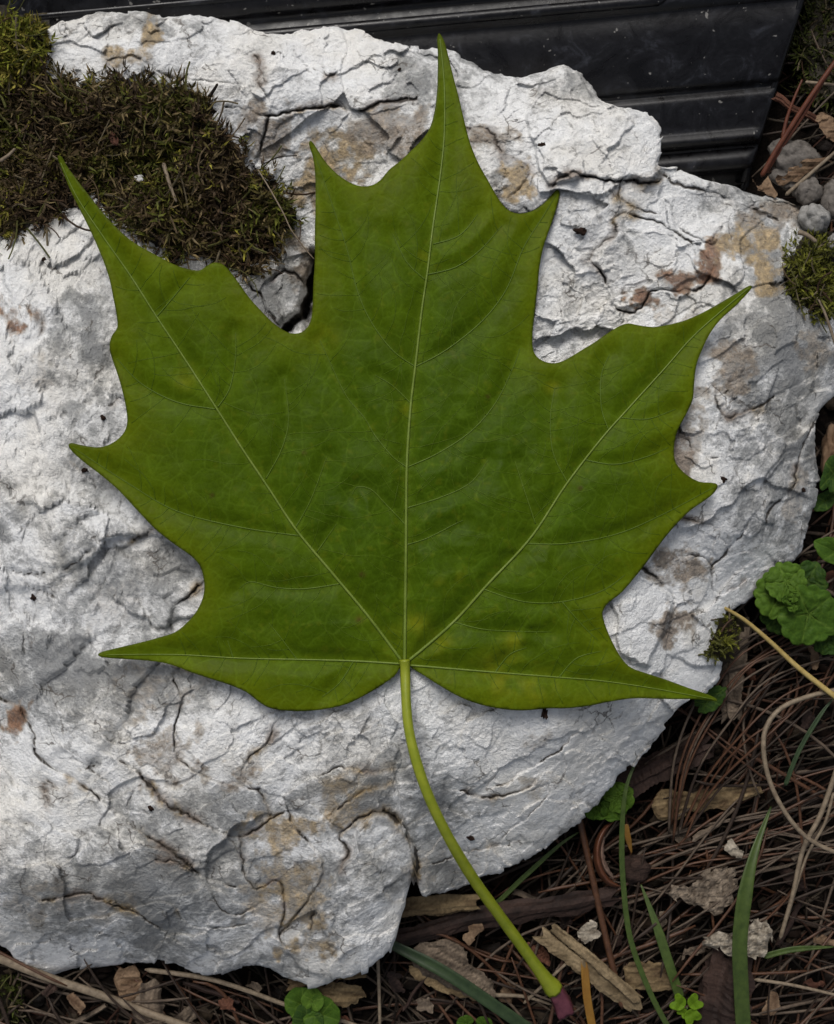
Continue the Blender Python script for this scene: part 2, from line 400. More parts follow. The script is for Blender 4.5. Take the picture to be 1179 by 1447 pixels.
VEINS_SIDE = [
 [(587,518),(555,495),(525,455),(505,410),(490,350),(470,290),(443,212)],
 [(587,518),(630,495),(680,455),(715,410),(740,350),(768,305),(787,273)],
 [(604,388),(645,377),(680,352),(710,318)],
 [(612,345),(650,332),(676,302)],
 [(601,395),(575,370),(555,330)],
 [(575,660),(555,645),(530,615),(515,590),(490,560),(468,515),(452,480)],
 [(576,660),(620,640),(665,610),(700,570),(725,520),(735,492)],
 [(574,718),(625,702),(665,682),(690,650)],
 [(574,742),(545,712),(525,692),(505,688),(497,700)],
 [(574,770),(605,760),(640,742),(655,735)],
 [(581,570),(555,545),(530,530)],
 [(305,578),(250,568),(200,542),(165,506)],
 [(308,575),(325,548),(333,505),(333,470)],
 [(376,676),(398,635),(408,592),(402,535)],
 [(424,757),(340,745),(250,722),(180,682),(103,632)],
 [(480,825),(430,832),(390,830),(355,822),(338,832)],
 [(418,745),(440,705),(462,645)],
 [(448,780),(476,740)],
 [(222,447),(245,420),(268,392)],
 [(803,683),(782,640),(778,590),(785,545)],
 [(860,607),(850,575),(850,530),(862,500)],
 [(878,590),(915,592),(955,578)],
 [(828,650),(870,656),(915,645),(945,632)],
 [(757,740),(742,695),(728,652)],
 [(746,768),(800,768),(870,755),(930,730),(1010,688)],
 [(682,832),(740,850),(795,850),(850,835),(884,812)],
 [(642,879),(690,890),(780,893)],
 [(795,851),(820,880),(845,905)],
 [(420,932),(400,905),(380,880)],
 [(500,934),(480,965),(455,985)],
 [(330,930),(322,905)],
 [(700,950),(720,925),(745,915)],
 [(790,957),(815,930),(850,920)]]
ALLV = [crom(v, 5) for v, _, _ in VEINS_MAIN] + [crom(v, 5) for v in VEINS_SIDE]
def vein_dist(x, y):
    m = np.full(np.shape(x), 1e9); s = np.full(np.shape(x), 1e9)
    for i, v in enumerate(ALLV):
        d = pdist(x, y, v)
        if i < 5: m = np.minimum(m, d)
        s = np.minimum(s, d)
    return m, s
_gx = np.arange(60, 1091, 3.0); _gy = np.arange(30, 1031, 3.0)
_VG = vein_dist(*np.meshgrid(_gx, _gy, indexing='ij'))
def vein_look(x, y):
    u = np.clip((x - 60) / 3.0, 0, len(_gx) - 1.001); v = np.clip((y - 30) / 3.0, 0, len(_gy) - 1.001)
    i = u.astype(int); j = v.astype(int); a = u - i; b = v - j
    return [g[i, j] * (1 - a) * (1 - b) + g[i + 1, j] * a * (1 - b) + g[i, j + 1] * (1 - a) * b + g[i + 1, j + 1] * a * b for g in _VG]
def leaf_z(x, y, vd=None):
    x = np.asarray(x, float); y = np.asarray(y, float)
    m, s = vein_look(x, y) if vd is None else vd
    q = 6.5 * (1 - np.exp(-(s / 15.0) ** 2)) + 4.5 * (1 - np.exp(-(m / 24.0) ** 2))
    return leaf_base(x, y) + q + 2.6 * fbm(x, y, 70, 3, 60) + (1.1 + 2.2 * np.exp(-(((x - 650) / 190) ** 2 + ((y - 780) / 190) ** 2))) * ridged(x, y, 36, 3, 63) + 7 * np.exp(-(((x - 520) / 26) ** 2 + ((y - 780) / 80) ** 2)) + 5 * np.exp(-(((x - 700) / 50) ** 2 + ((y - 700) / 34) ** 2))

# ------------------------------------------------------------------ quartz rock
OUT = [(75,40),(100,28),(150,15),(190,18),(230,25),(290,22),(330,30),(365,42),(385,48),(420,45),(460,38),(500,42),(550,58),(590,66),(620,68),(650,80),(690,100),(715,108),(735,110),(755,104),(790,93),(815,100),(835,120),(850,140),(880,150),(915,160),(933,180),(934,215),(930,234),(960,240),(1000,255),(1050,270),(1110,285),(1140,300),(1160,350),(1178,420),(1192,480),(1190,545),(1165,574),(1153,600),(1150,640),(1156,690),(1146,740),(1126,790),(1080,830),(1058,850),(1028,870),(1020,900),(1020,930),(1010,970),(985,985),(960,1000),(930,1040),(880,1095),(830,1150),(780,1190),(720,1225),(670,1245),(630,1262),(598,1262),(588,1240),(582,1250),(572,1280),(555,1335),(530,1365),(500,1380),(470,1385),(445,1395),(420,1390),(395,1375),(370,1362),(345,1365),(310,1378),(290,1378),(255,1365),(220,1358),(150,1365),(100,1372),(60,1380),(30,1365),(15,1345),(0,1335),(-60,1320),(-150,1250),(-230,1100),(-260,850),(-250,600),(-200,400),(-150,200),(-80,90),(0,60)]
rock_base = rbf([(150,20,-100),(300,25,-105),(460,42,-95),(600,68,-100),(720,108,-115),(800,95,-90),(933,190,-80),(1050,270,-150),(1140,295,-190),
 (200,80,-66),(400,90,-60),(560,110,-55),(700,170,-55),(850,200,-45),(900,260,-58),
 (400,210,-84),(520,230,-70),(360,300,-112),(150,230,-120),(30,220,-125),(430,430,-160),(30,60,-95),(380,430,-105),
 (-100,400,-70),(40,400,-58),(60,600,-40),(60,850,-46),(-200,800,-120),(150,700,-38),(200,800,-32),(270,850,-52),(150,1000,-48),(40,1050,-84),
 (300,1020,-30),(450,1040,-26),(580,1000,-20),(650,1080,-46),(120,1180,-88),(150,1262,-118),(260,1285,-118),(60,1262,-120),(80,1375,-300),(200,1362,-285),(300,1180,-74),(430,1180,-68),(530,1180,-74),(560,1210,-88),(100,1320,-210),(250,1340,-205),(350,1300,-155),(450,1380,-205),(520,1330,-145),(640,1230,-195),(750,1140,-114),(700,1050,-50),(850,1060,-114),(950,1000,-134),(800,1020,-46),(900,1085,-185),
 (900,560,-46),(1000,560,-54),(1090,560,-88),(1150,600,-165),(1000,700,-60),(1080,740,-114),(1150,690,-205),(900,880,-54),(980,870,-94),(1010,960,-155),(1050,840,-195),
 (1000,350,-88),(900,400,-52),(820,420,-44),(1080,430,-80),(1130,400,-125),(1179,500,-145),(960,450,-60),
 (570,700,-22),(400,700,-20),(700,600,-26),(600,400,-24),(-150,1150,-200),(0,1250,-130)])
# (polyline, depth, width, step): traced fractures; step lifts one side
CRACKS = [
 ([(452,360),(443,400),(432,430),(414,458),(395,475)],75,8.0,10),
 ([(345,385),(352,405),(372,420),(380,440),(395,460)],10,3.0,8),
 ([(385,395),(400,380),(420,385),(432,400)],8,3.0,8),
 ([(0,985),(25,1000),(48,1040),(52,1065),(100,1100),(150,1135),(200,1175),(245,1205),(290,1240),(330,1250)],10,3.0,7),
 ([(215,745),(180,768),(165,778),(130,775),(95,800),(40,810),(0,800)],8,2.2,4),
 ([(165,780),(160,805),(145,830),(115,865)],6,2.0,2),
 ([(278,830),(262,845),(246,860),(243,885),(250,905)],12,3.0,9),
 ([(0,815),(50,830),(75,845),(40,880),(30,930)],5,2.0,3),
 ([(150,1065),(190,1085),(230,1130),(270,1155),(300,1170),(340,1180),(370,1165),(400,1145)],9,2.6,6),
 ([(250,960),(255,1000),(245,1060),(285,1095),(330,1110),(365,1120)],8,2.6,5),
 ([(395,1015),(375,1050),(350,1070),(340,1100),(370,1125),(380,1150)],5,2.0,3),
 ([(405,1140),(420,1170),(455,1210),(450,1250),(400,1320)],9,2.4,6),
 ([(340,1180),(345,1230),(365,1260),(390,1245),(405,1275),(400,1330),(425,1345),(440,1310),(445,1270)],8,2.0,4),
 ([(480,1230),(490,1200),(480,1180),(510,1155),(545,1145)],9,2.8,6),
 ([(545,1145),(570,1175),(588,1215),(583,1245)],16,4,14),
 ([(220,1215),(255,1220),(290,1250),(310,1280),(340,1290),(370,1280)],7,2.2,4),
 ([(250,1290),(275,1310),(310,1312),(350,1305)],6,2.0,4),
 ([(0,1160),(40,1165),(65,1145),(65,1100),(90,1120),(110,1090),(135,1085)],7,2.2,5),
 ([(130,1090),(155,1110),(160,1140),(180,1165),(185,1130),(200,1110)],5,1.8,3),
 ([(60,1275),(100,1265),(140,1270),(180,1285),(215,1300),(250,1330)],8,2.6,8),
 ([(380,140),(370,120),(365,90),(360,80)],4,2.0,2),
 ([(455,75),(470,72),(482,80),(484,95),(470,106),(456,100),(454,84)],5,2.0,3),
 ([(150,85),(185,80),(215,95),(240,110),(300,115),(330,120)],6,2.4,5),
 ([(320,150),(350,155),(380,165),(440,150),(500,155),(540,145),(590,140)],10,3.5,9),
 ([(380,165),(370,195),(365,220),(360,240)],9,3.0,6),
 ([(820,246),(850,252),(880,256),(910,258),(932,256)],10,2.8,9),
 ([(780,262),(800,245),(815,242),(832,250)],6,2.2,5),
 ([(660,180),(690,185),(715,220),(745,235),(740,260),(720,280)],6,2.4,4),
 ([(832,370),(850,345),(868,335),(870,310),(890,302),(925,310),(960,330),(985,345)],9,2.6,8),
 ([(832,370),(850,390),(868,415),(875,435),(900,442),(920,415),(950,410),(985,410),(1000,395),(1008,375)],11,3.0,10),
 ([(985,345),(1000,365),(1005,385),(990,405)],7,2.4,4),
 ([(955,300),(960,320),(985,335),(1010,345),(1020,320)],6,2.2,5),
 ([(925,240),(960,262),(1010,275),(1060,295),(1100,310)],7,3.0,8),
 ([(1060,735),(1040,760),(1020,785),(1005,800)],9,2.6,5),
 ([(965,730),(990,738),(1010,745),(1025,770)],5,2.0,3),
 ([(910,800),(930,820),(940,832),(955,850),(945,880),(935,900)],11,3.2,10),
 ([(925,770),(960,785),(1000,790),(1010,830),(1030,835),(1050,820)],7,2.2,5),
 ([(1150,600),(1130,640),(1120,690),(1090,720),(1080,760)],7,3.0,6),
 ([(1015,560),(1025,590),(1060,580),(1090,560)],6,2.6,4),
 ([(930,640),(960,620),(985,640),(1010,650)],5,2.4,3),
 ([(700,1110),(740,1090),(790,1060),(820,1030)],6,3.0,6),
 ([(650,1120),(690,1125),(730,1118),(760,1100)],7,3.0,8),
 ([(700,1195),(740,1160),(770,1130),(775,1105),(750,1115)],5,2.0,3),
 ([(610,1220),(660,1205),(720,1190)],5,2.4,4),
 ([(440,1100),(480,1085),(530,1090),(560,1085),(590,1080)],6,2.6,5),
 ([(470,1150),(500,1125),(545,1110),(590,1105)],6,2.6,6),
 ([(0,600),(10,610),(25,605)],5,1.8,2),
 ([(100,655),(118,665),(140,690)],4,1.8,2),
 ([(110,560),(140,575),(170,565)],5,2.2,3),
 ([(20,430),(60,455),(55,500),(90,520)],4,2.0,3),
 ([(880,250),(875,280),(930,300)],4,2.0,3)]
SLABS = [  # polygon, lift
 ([(770,100),(792,92),(818,100),(850,140),(880,150),(916,160),(936,180),(936,215),(932,252),(895,255),(850,250),(822,244),(780,262),(760,230),(745,170)], 12),
 ([(545,1145),(570,1175),(590,1215),(575,1290),(540,1370),(470,1392),(430,1370),(400,1345),(440,1300),(480,1235),(510,1165)], 12),
 ([(840,372),(872,330),(930,325),(985,350),(1000,385),(940,410),(880,440),(856,400)], 7),
 ([(860,850),(900,800),(942,835),(950,860),(930,900),(915,945),(880,925)], 12),
 ([(0,700),(80,690),(160,720),(200,760),(140,780),(60,830),(0,830)], 7)]
STAINS = [  # x, y, rx, ry, strength, hue (0 ochre, 1 rust, 2 grey brown)
 (215,45,14,28,.8,0),(190,80,45,14,.6,0),(520,75,16,12,.35,0),(470,225,60,35,.75,0),(385,190,40,45,.6,2),(560,180,60,40,.55,2),(440,270,40,40,.7,0),
 (690,195,40,16,.6,2),(735,250,28,30,.75,0),(1000,365,26,30,1.0,1),(910,420,26,18,.95,1),(960,400,30,20,.8,1),(1045,350,30,30,.8,0),(1070,330,24,34,.65,0),(1085,380,22,30,.7,0),
 (1040,520,30,40,.55,2),(975,600,40,50,.5,2),(960,640,22,30,.75,2),(15,445,22,30,.9,1),(60,520,30,40,.25,2),(25,1010,20,30,.85,1),(380,1185,60,30,.55,0),(410,1250,50,60,.5,0),(380,1280,50,50,.35,0),(430,1340,45,30,.6,0),
 (300,1090,50,28,.6,2),(230,1050,45,45,.45,2),(490,1160,30,30,.5,0),(470,1110,40,20,.45,0),(240,960,60,30,.3,2),(950,880,26,30,.75,2),(960,800,40,30,.6,2),(760,1110,40,18,.3,0),(760,1040,30,20,.25,2),
 (1110,300,60,20,.6,2),(1160,500,40,30,.4,2),(430,380,50,50,.6,2),(160,860,60,40,.2,2),(90,1280,90,30,.35,2),(1120,700,20,60,.3,2),(950,470,60,30,.3,2),(640,1230,60,24,.25,0)]
GREYS = [(370,430,60,60,.9),(240,800,60,50,.6),(80,1310,160,60,.5),(330,1130,120,40,.55),(520,1110,90,30,.5),(300,150,90,40,.25),(900,310,60,30,.5),(1100,470,40,80,.7),(1130,600,30,100,.6),(760,1040,150,50,-.7),(850,1080,110,60,-.6),(650,1050,60,50,-.4),(840,190,130,90,-.55),(1010,730,90,130,-.4),(700,140,90,40,-.3),(900,860,50,60,-.5),(30,640,90,110,-.4),(130,1260,190,70,.5),(460,60,160,30,-.3),(60,930,80,60,.35),(110,590,60,50,.45),(640,100,50,30,.4),(1020,270,110,24,.8),(180,980,80,50,.45),(200,450,80,60,.3),(600,1010,60,26,.5),(20,560,60,50,.3)]
SURF = None
def rock_height(x, y, full=False):
    x = np.asarray(x, float); y = np.asarray(y, float)
    z = rock_base(x, y)
    under = inpoly(x, y, LEAF_S)
    jx = fbm(x, y, 30, 3, 301); jy = fbm(x, y, 30, 3, 311)
    wx = x + 9 * jx; wy = y + 9 * jy
    for poly, lift in SLABS:
        P = np.array(poly + poly[:1])
        b = (P.min(0) - 40, P.max(0) + 40)
        m = (wx > b[0][0]) & (wx < b[1][0]) & (wy > b[0][1]) & (wy < b[1][1])
        if not m.any(): continue
        d = pdist(wx[m], wy[m], P); d = np.where(inpoly(wx[m], wy[m], P), d, -d)
        z[m] += lift * sstep(-1.5, 2.5, d)
    # fracture facets at several sizes; layers run along a slanting grain
    ga = math.radians(28); gx = x * math.cos(ga) - y * math.sin(ga); gy = x * math.sin(ga) + y * math.cos(ga)
    f1, e1 = facet(gx, gy * 1.3, 130, 1, .35)
    f2, e2 = facet(gx, gy * 1.5, 52, 2, .35)
    f3, e3 = facet(gx, gy * 1.6, 21, 3, .4)
    f4, e4 = facet(gx, gy * 1.4, 9, 4, .4)
    rough = .45 + .55 * sstep(-.2, .35, fbm(x, y, 150, 3, 21))
    rough2 = sstep(-.15, .4, fbm(x, y, 95, 3, 27))
    z = z + 16 * f1 + 8.0 * f2 * (.3 + .7 * rough) + 3.2 * f3 * rough * (.4 + .6 * rough2) + 2.0 * f4 * (.35 + .65 * rough2) * rough
    z = z + 3.5 * fbm(x, y, 90, 3, 5) + .8 * ridged(gx, gy * 1.4, 30, 4, 15) * rough + 1.0 * fbm(x, y, 6, 3, 25) * (.4 + rough2)
    # shaggy grain on the lower right face and bottom lobe
    sh = np.exp(-(((x - 530) / 75) ** 2 + ((y - 1290) / 95) ** 2)) + np.exp(-(((x - 880) / 120) ** 2 + ((y - 1080) / 80) ** 2))
    hx = x * .5 + y * .87; hy = x * .87 - y * .5
    z = z + sh * 3.0 * ridged(hx / 1.0, hy / 2.6, 16, 3, 75)
    crack = np.full(x.shape, 40.0)
    kx = x + 5.5 * jx + 2.5 * fbm(x, y, 8, 2, 331); ky = y + 5.5 * jy + 2.5 * fbm(x, y, 8, 2, 341)
    fade = sstep(-.5, .25, fbm(x, y, 26, 2, 351))
    for pl, dep, wd, stp in CRACKS:
        P = np.array(pl, float); b0 = P.min(0) - 60; b1 = P.max(0) + 60
        m = (x > b0[0]) & (x < b1[0]) & (y > b0[1]) & (y < b1[1])
        if not m.any(): continue
        d, s = pdist(kx[m], ky[m], crom(P, 3), True)
        g = np.exp(-(d / (wd * (.62 if dep < 30 else 1.0))) ** 2) * (.35 + .65 * fade[m])
        z[m] += -dep * g + stp * .42 * np.sign(s) * np.tanh(d / 1.0) * np.exp(-d / 13.0)
        crack[m] = np.minimum(crack[m], d + 2.6 - wd + 4.0 * (1 - fade[m]))
    # hollow in front of the dark pocket between two leaf lobes
    z = z - 60 * np.exp(-(((x - 440) / 10) ** 2 + ((y - 455) / 22) ** 2) ** 1.5)
    lz = leaf_base(x, y)
    lim = lz - 7
    z = np.where(under, np.minimum(z, lim), np.minimum(z, lz + 60))
    if full: return z, crack, (e1, e2, e3)
    return z
_lp = np.array(LEAF, float)
LEAF_S = crom(LEAF, 2, True)

def build_rock():
    c = np.array([470., 690.])
    O = crom(OUT, 8, True)
    ang = np.unwrap(np.arctan2(O[:, 1] - c[1], O[:, 0] - c[0]))
    rad = np.hypot(O[:, 0] - c[0], O[:, 1] - c[1])
    o = np.argsort(ang); ang = ang[o]; rad = rad[o]
    # finer sampling where the rock is in view
    aa = np.linspace(ang[0], ang[0] + 2 * np.pi, 6001)
    rr = np.interp(aa, np.r_[ang, ang[0] + 2 * np.pi], np.r_[rad, rad[0]])
    vis = (c[0] + rr * np.cos(aa) > -60)
    wgt = np.where(vis, rr / 500.0, .35); cum = np.r_[0, np.cumsum(wgt[:-1])]
    NT_ = 1900
    th = np.interp(np.arange(NT_) / NT_ * cum[-1], cum, aa)
    R = np.interp(th, aa, rr)
    R = R + 4.5 * facet(np.cos(th) * 700, np.sin(th) * 700, 36, 88)[0] + 3.4 * fbm(np.cos(th) * 900, np.sin(th) * 900, 30, 4, 90) + 1.6 * fbm(np.cos(th) * 900, np.sin(th) * 900, 8, 2, 95)
    rs = np.r_[np.linspace(.02, .28, 30, endpoint=False), np.linspace(.28, .985, 370, endpoint=False), np.linspace(.985, 1, 10)]
    NR = len(rs)
    X = c[0] + rs[:, None] * R[None] * np.cos(th)[None]; Y = c[1] + rs[:, None] * R[None] * np.sin(th)[None]
    z, ck, es = rock_height(X, Y, True)
    dist = (1 - rs[:, None]) * R[None]
    t = np.clip((14 - dist) / 14, 0, 1)
    z = z - 12 * (1 - np.sqrt(np.clip(1 - t * t, 0, 1)))
    V = [W(X, Y, z).reshape(-1, 3)]
    zr = z[-1]; Rl = R; XL = [X.reshape(-1)]; YL = [Y.reshape(-1)]
    NS = 26
    for i in range(1, NS + 1):
        f = i / NS
        zz = zr + (GZ - 25 - zr) * f ** .9
        q = R - 6 * f ** .5 - 34 * f - 16 * f * np.sin(th * 9 + 1) + 7 * fbm(np.cos(th) * 900 + 40 * f, np.sin(th) * 900 - 60 * f, 60, 3, 97)
        q = np.minimum(q, R - 2.0 * min(i, 3))
        x = c[0] + q * np.cos(th); y = c[1] + q * np.sin(th)
        V.append(W(x, y, zz)); XL.append(x); YL.append(y)
    V = np.concatenate(V)
    # closed cap at the centre and under the stone
    NRT = NR + NS
    i, j = np.meshgrid(np.arange(NRT - 1), np.arange(NT_), indexing='ij')
    F = np.stack([i * NT_ + j, (i + 1) * NT_ + j, (i + 1) * NT_ + (j + 1) % NT_, i * NT_ + (j + 1) % NT_], -1).reshape(-1, 4)
    cz = float(rock_height(np.array([c[0]]), np.array([c[1]]))[0])
    V = np.concatenate([V, W(np.array([c[0]]), np.array([c[1]]), np.array([cz])), W(np.array([c[0]]), np.array([c[1]]), np.array([GZ - 30.]))])
    n0 = NRT * NT_; j = np.arange(NT_)
    T = np.concatenate([np.stack([np.full(NT_, n0), j, (j + 1) % NT_], -1), np.stack([np.full(NT_, n0 + 1), (NRT - 1) * NT_ + (j + 1) % NT_, (NRT - 1) * NT_ + j], -1)])
    x = np.concatenate(XL); y = np.concatenate(YL)
    ck = np.r_[ck.ravel(), np.full(NS * NT_ + 2, 40.)]
    x = np.r_[x, c[0], c[0]]; y = np.r_[y, c[1], c[1]]
    g = .56 + .75 * fbm(x, y, 120, 4, 401, .55)
    for gx_, gy_, ax, ay, st in GREYS:
        g = g - np.exp(-(((x - gx_) / ax) ** 2 + ((y - gy_) / ay) ** 2)) * st * .55
    hue = [np.array([.36, .26, .13]), np.array([.22, .105, .05]), np.array([.21, .165, .13])]
    p1 = fbm(x, y, 26, 4, 431, .6); p2 = fbm(x, y, 60, 3, 435)
    C = np.tile(np.array([.3, .24, .16]), (len(x), 1)); SW = np.zeros(len(x))
    for sx, sy, ax, ay, st, h in STAINS:
        q = np.exp(-((((x - sx) / ax) ** 2 + ((y - sy) / ay) ** 2)) * .8)
        w = sstep(.2, .95, q + (1.0 * p1 + .4 * p2) * sstep(.02, .35, q)) * min(1, st * 1.15)
        C = C * (1 - w[:, None]) + hue[h] * w[:, None]; SW = np.maximum(SW, w)
    along = np.exp(-np.clip(ck - 1, 0, None) / 9.0) * sstep(-.05, .45, fbm(x, y, 75, 3, 437)) * (.75 + .5 * p1)
    C = np.where((along > SW)[:, None], np.where((p2 > 0)[:, None], hue[0] * .8, hue[2]), C); SW = np.maximum(SW, np.clip(along, 0, .8))
    o = place("quartz_rock", V, [F, T], M_ROCK, None, True, C, {"stain": SW, "white": g, "crack": ck})
    tag(o, "large cracked white quartz rock with brown stains lying under the green maple leaf", "rock")
    return o

# ------------------------------------------------------------------ ground
ground_n = lambda x, y: 22 * fbm(x, y, 140, 4, 501) + 5 * fbm(x, y, 22, 3, 511)
def ground_z(x, y):
    x = np.asarray(x, float); y = np.asarray(y, float)
    return GZ + ground_n(x, y) + 40 * np.exp(-(((x - 1200) / 240) ** 2 + ((y - 1000) / 260) ** 2)) + 45 * np.exp(-(((x - 1190) / 160) ** 2 + ((y - 240) / 180) ** 2))
def build_ground():
    a = np.linspace(-1, 1, 281); g = 590 + 1400 * a + 11000 * a ** 7
    h = 723 + 1500 * a + 11000 * a ** 7
    X, Y = np.meshgrid(g, h, indexing='ij')
    far = sstep(1500, 4000, np.hypot(X - 590, Y - 723))
    Z = ground_z(X, Y) * (1 - far) + GZ * far
    f = (D - Z) / D
    V = np.stack([(X - CX) * f * S, -(Y - CY) * f * S, (Z - GZ) * S], -1).reshape(-1, 3)
    n = len(a); i, j = np.meshgrid(np.arange(n - 1), np.arange(n - 1), indexing='ij')
    F = np.stack([i * n + j, i * n + j + 1, (i + 1) * n + j + 1, (i + 1) * n + j], -1).reshape(-1, 4)
    o = place("ground", V, F, M_SOIL, base=np.zeros(3)); o["kind"] = "structure"
build_ground()
build_rock()

# ------------------------------------------------------------------ maple leaf
def build_leaf():
    base = W(572, 940, -345.0 + 330)
    root = empty("maple_leaf", W(572, 940, float(leaf_z(np.array([572.]), np.array([940.]))[0])))
    tag(root, "large green maple leaf with pointed lobes and long stalk lying on white rock", "leaf")
    O = crom(LEAF, 3, True)
    # even out the outline sampling
    sp = 3.6
    xs = np.arange(78, 1068, sp); ys = np.arange(44, 1010, sp * .866)
    X, Y = np.meshgrid(xs, ys); X = X + (np.arange(len(ys)) % 2)[:, None] * sp * .5
    X = X.ravel() + rng.normal(0, .25, X.size); Y = Y.ravel() + rng.normal(0, .25, Y.size)
    m = inpoly(X, Y, O)
    X = X[m]; Y = Y[m]
    d = pdist(X, Y, np.r_[O, O[:1]]); k = d > 1.9; X = X[k]; Y = Y[k]
    vs = [Vector(p) for p in O] + [Vector((a, b)) for a, b in zip(X, Y)]
    n = len(O)
    r = delaunay_2d_cdt(vs, [(i, (i + 1) % n) for i in range(n)], [list(range(n))], 1, 1e-4)
    P = np.array([tuple(v) for v in r[0]]); T = np.array(r[2])
    x, y = P[:, 0], P[:, 1]
    # upward facing winding (y points down in the layout)
    a = (x[T[:, 1]] - x[T[:, 0]]) * (y[T[:, 2]] - y[T[:, 0]]) - (x[T[:, 2]] - x[T[:, 0]]) * (y[T[:, 1]] - y[T[:, 0]])
    T[a > 0] = T[a > 0][:, ::-1]
    vm, vs_ = vein_dist(x, y)
    z = leaf_z(x, y)
    ed = pdist(x, y, np.r_[O, O[:1]])
    z = z - 1.5 * np.exp(-ed / 5.0)
    # pigment: blue-green between the inner veins, yellow-green outwards
    inner = np.exp(-(((x - 590) / 330) ** 2 + ((y - 690) / 300) ** 2))
    deep = np.array([.033, .064, .0012]); mid = np.array([.051, .084, .001]); yel = np.array([.079, .103, .001])
    n1 = fbm(x, y, 90, 4, 611); n2 = fbm(x, y, 22, 4, 621)
    k = np.clip(inner * 1.0 + .45 * n1 + .12 * n2, 0, 1)[:, None]
    C = mid * (1 - k) + deep * k
    out = np.clip(np.exp(-ed / 45.0) * .9 - .25 * inner + .35 * n1 * (1 - inner), 0, 1)[:, None]
    C = C * (1 - out) + yel * out
    nv = (np.exp(-vm / 9.0) * .38 + np.exp(-vs_ / 4.0) * .22)[:, None]
    C = C * (1 - nv) + np.array([.080, .122, .005]) * nv
    for bx, by, br in ((262,535,14),(575,580,10),(628,830,12),(705,950,30),(760,975,24),(600,360,9),(625,910,14),(660,870,14),(725,905,12),(740,940,10),(590,880,16),(555,900,12),(720,965,16),(645,815,8),(460,480,16),(780,545,10)):
        w = (np.exp(-((x - bx) ** 2 + (y - by) ** 2) / br ** 2) * np.clip(.5 + 1.2 * n2, 0, 1) * .6)[:, None]
        C = C * (1 - w) + np.array([.16, .165, .006]) * w
    sp_ = (sstep(.52, .62, fbm(x, y, 9, 2, 641)) * .35)[:, None]      # faint flecks
    C = C * (1 - sp_) + np.array([.085, .105, .004]) * sp_
    for bx, by, br in ((512,812,4),(508,876,5),(300,700,3),(690,560,3),(820,690,3.5),(430,640,3)):
        w = np.exp(-((x - bx) ** 2 + (y - by) ** 2) / br ** 2)[:, None] * .8; C = C * (1 - w) + np.array([.05, .03, .008]) * w
    rim = (np.exp(-ed / 1.6) * .5)[:, None]
    C = C * (1 - rim) + np.array([.03, .035, .006]) * rim
    b = place("blade", W(x, y, z), T, M_LEAF, root, True, C)
    so = b.modifiers.new("thickness", 'SOLIDIFY'); so.thickness = 1.2 * S; so.offset = -1
    def vein(pts, r0, r1, parent, mt=M_VEIN):
        p = crom(pts, 9); zz = leaf_z(p[:, 0], p[:, 1]); t = np.linspace(0, 1, len(p))
        V, F = tube(W(p[:, 0], p[:, 1], zz + .28 * r0), (r0 * (1 - t) ** .8 + r1 * t) * .5 * S, 6, .75)
        return place("vein", V, F, mt, parent)
    for pts, r0, r1 in VEINS_MAIN: vein(pts, r0 * 1.15, r1, b)
    for pts in VEINS_SIDE: vein(pts, 2.0, .5, b, M_VEIN2)
    # fine cross veins wandering between the ribs
    r_ = np.random.default_rng(41); bag = Bag()
    for vi, v in enumerate(ALLV):
        L = np.r_[0, np.cumsum(np.hypot(*np.diff(v, axis=0).T))]
        for s0 in np.arange(14, L[-1] - 8, 24 if vi < 5 else 20):
            for side in (-1, 1):
                if r_.random() < .35: continue
                q = s0 + r_.uniform(-8, 8)
                p = np.array([np.interp(q, L, v[:, 0]), np.interp(q, L, v[:, 1])]); p2 = np.array([np.interp(q + 4, L, v[:, 0]), np.interp(q + 4, L, v[:, 1])])
                a = math.atan2(*(p2 - p)[::-1]) + side * r_.uniform(1.05, 1.35); pts = [p]; cu = -side * r_.uniform(.02, .05)
                for st in range(int(r_.integers(6, 26))):
                    a += cu + r_.normal(0, .07); n_ = pts[-1] + 4.0 * np.array([math.cos(a), math.sin(a)])
                    pts.append(n_)
                pts = np.array(pts); ok = inpoly(pts[:, 0], pts[:, 1], LEAF_S) & (pdist(pts[:, 0], pts[:, 1], np.r_[LEAF_S, LEAF_S[:1]]) > 5)
                d = vein_look(pts[:, 0], pts[:, 1])[1]
                ok &= (d > 2.4) | (np.arange(len(pts)) < 4)
                k = len(pts) if ok.all() else int(np.argmin(ok))
                if k < 4: continue
                pts = pts[:k]; tt = np.linspace(0, 1, k)
                V, F = tube(W(pts[:, 0], pts[:, 1], leaf_z(pts[:, 0], pts[:, 1]) + .12), (.62 - .3 * tt) * S, 4, .6)
                bag.add(V, F, np.array([.060, .100, .0035]))
    fv = bag.build("fine_veins", M_FVEIN, b); fv["kind"] = "stuff"
    # stalk
    PT = crom([(572,932,4),(573,950,3),(574,985,10),(578,1030,16),(590,1080,18),(608,1130,8),(635,1185,-20),(668,1240,-70),(705,1292,-120),(740,1340,-165),(765,1375,-195),(783,1398,-215)], 6)
    t = np.linspace(0, 1, len(PT))
    R = (6.5 + 1.2 * np.exp(-t / .04) + 3.4 * t ** 2.2 + 4.0 * np.exp(-((1 - t) / .06) ** 2)) * S
    R = R * (1 + .05 * fbm(t * 400, t * 0, 30, 3, 71))
    V, F = tube(W(PT[:, 0], PT[:, 1], PT[:, 2]), R, 18, 1, .16, 4)
    st = place("stalk", V, F, M_PET, root)
    q = crom([(782,1396,-214),(788,1406,-221),(795,1420,-231),(799,1433,-240)], 4)
    V, F = tube(W(q[:, 0], q[:, 1], q[:, 2]), np.linspace(13, 17, len(q)) * S * np.r_[np.ones(len(q) - 2), 1.0, .92], 14, .7, .5, 3)
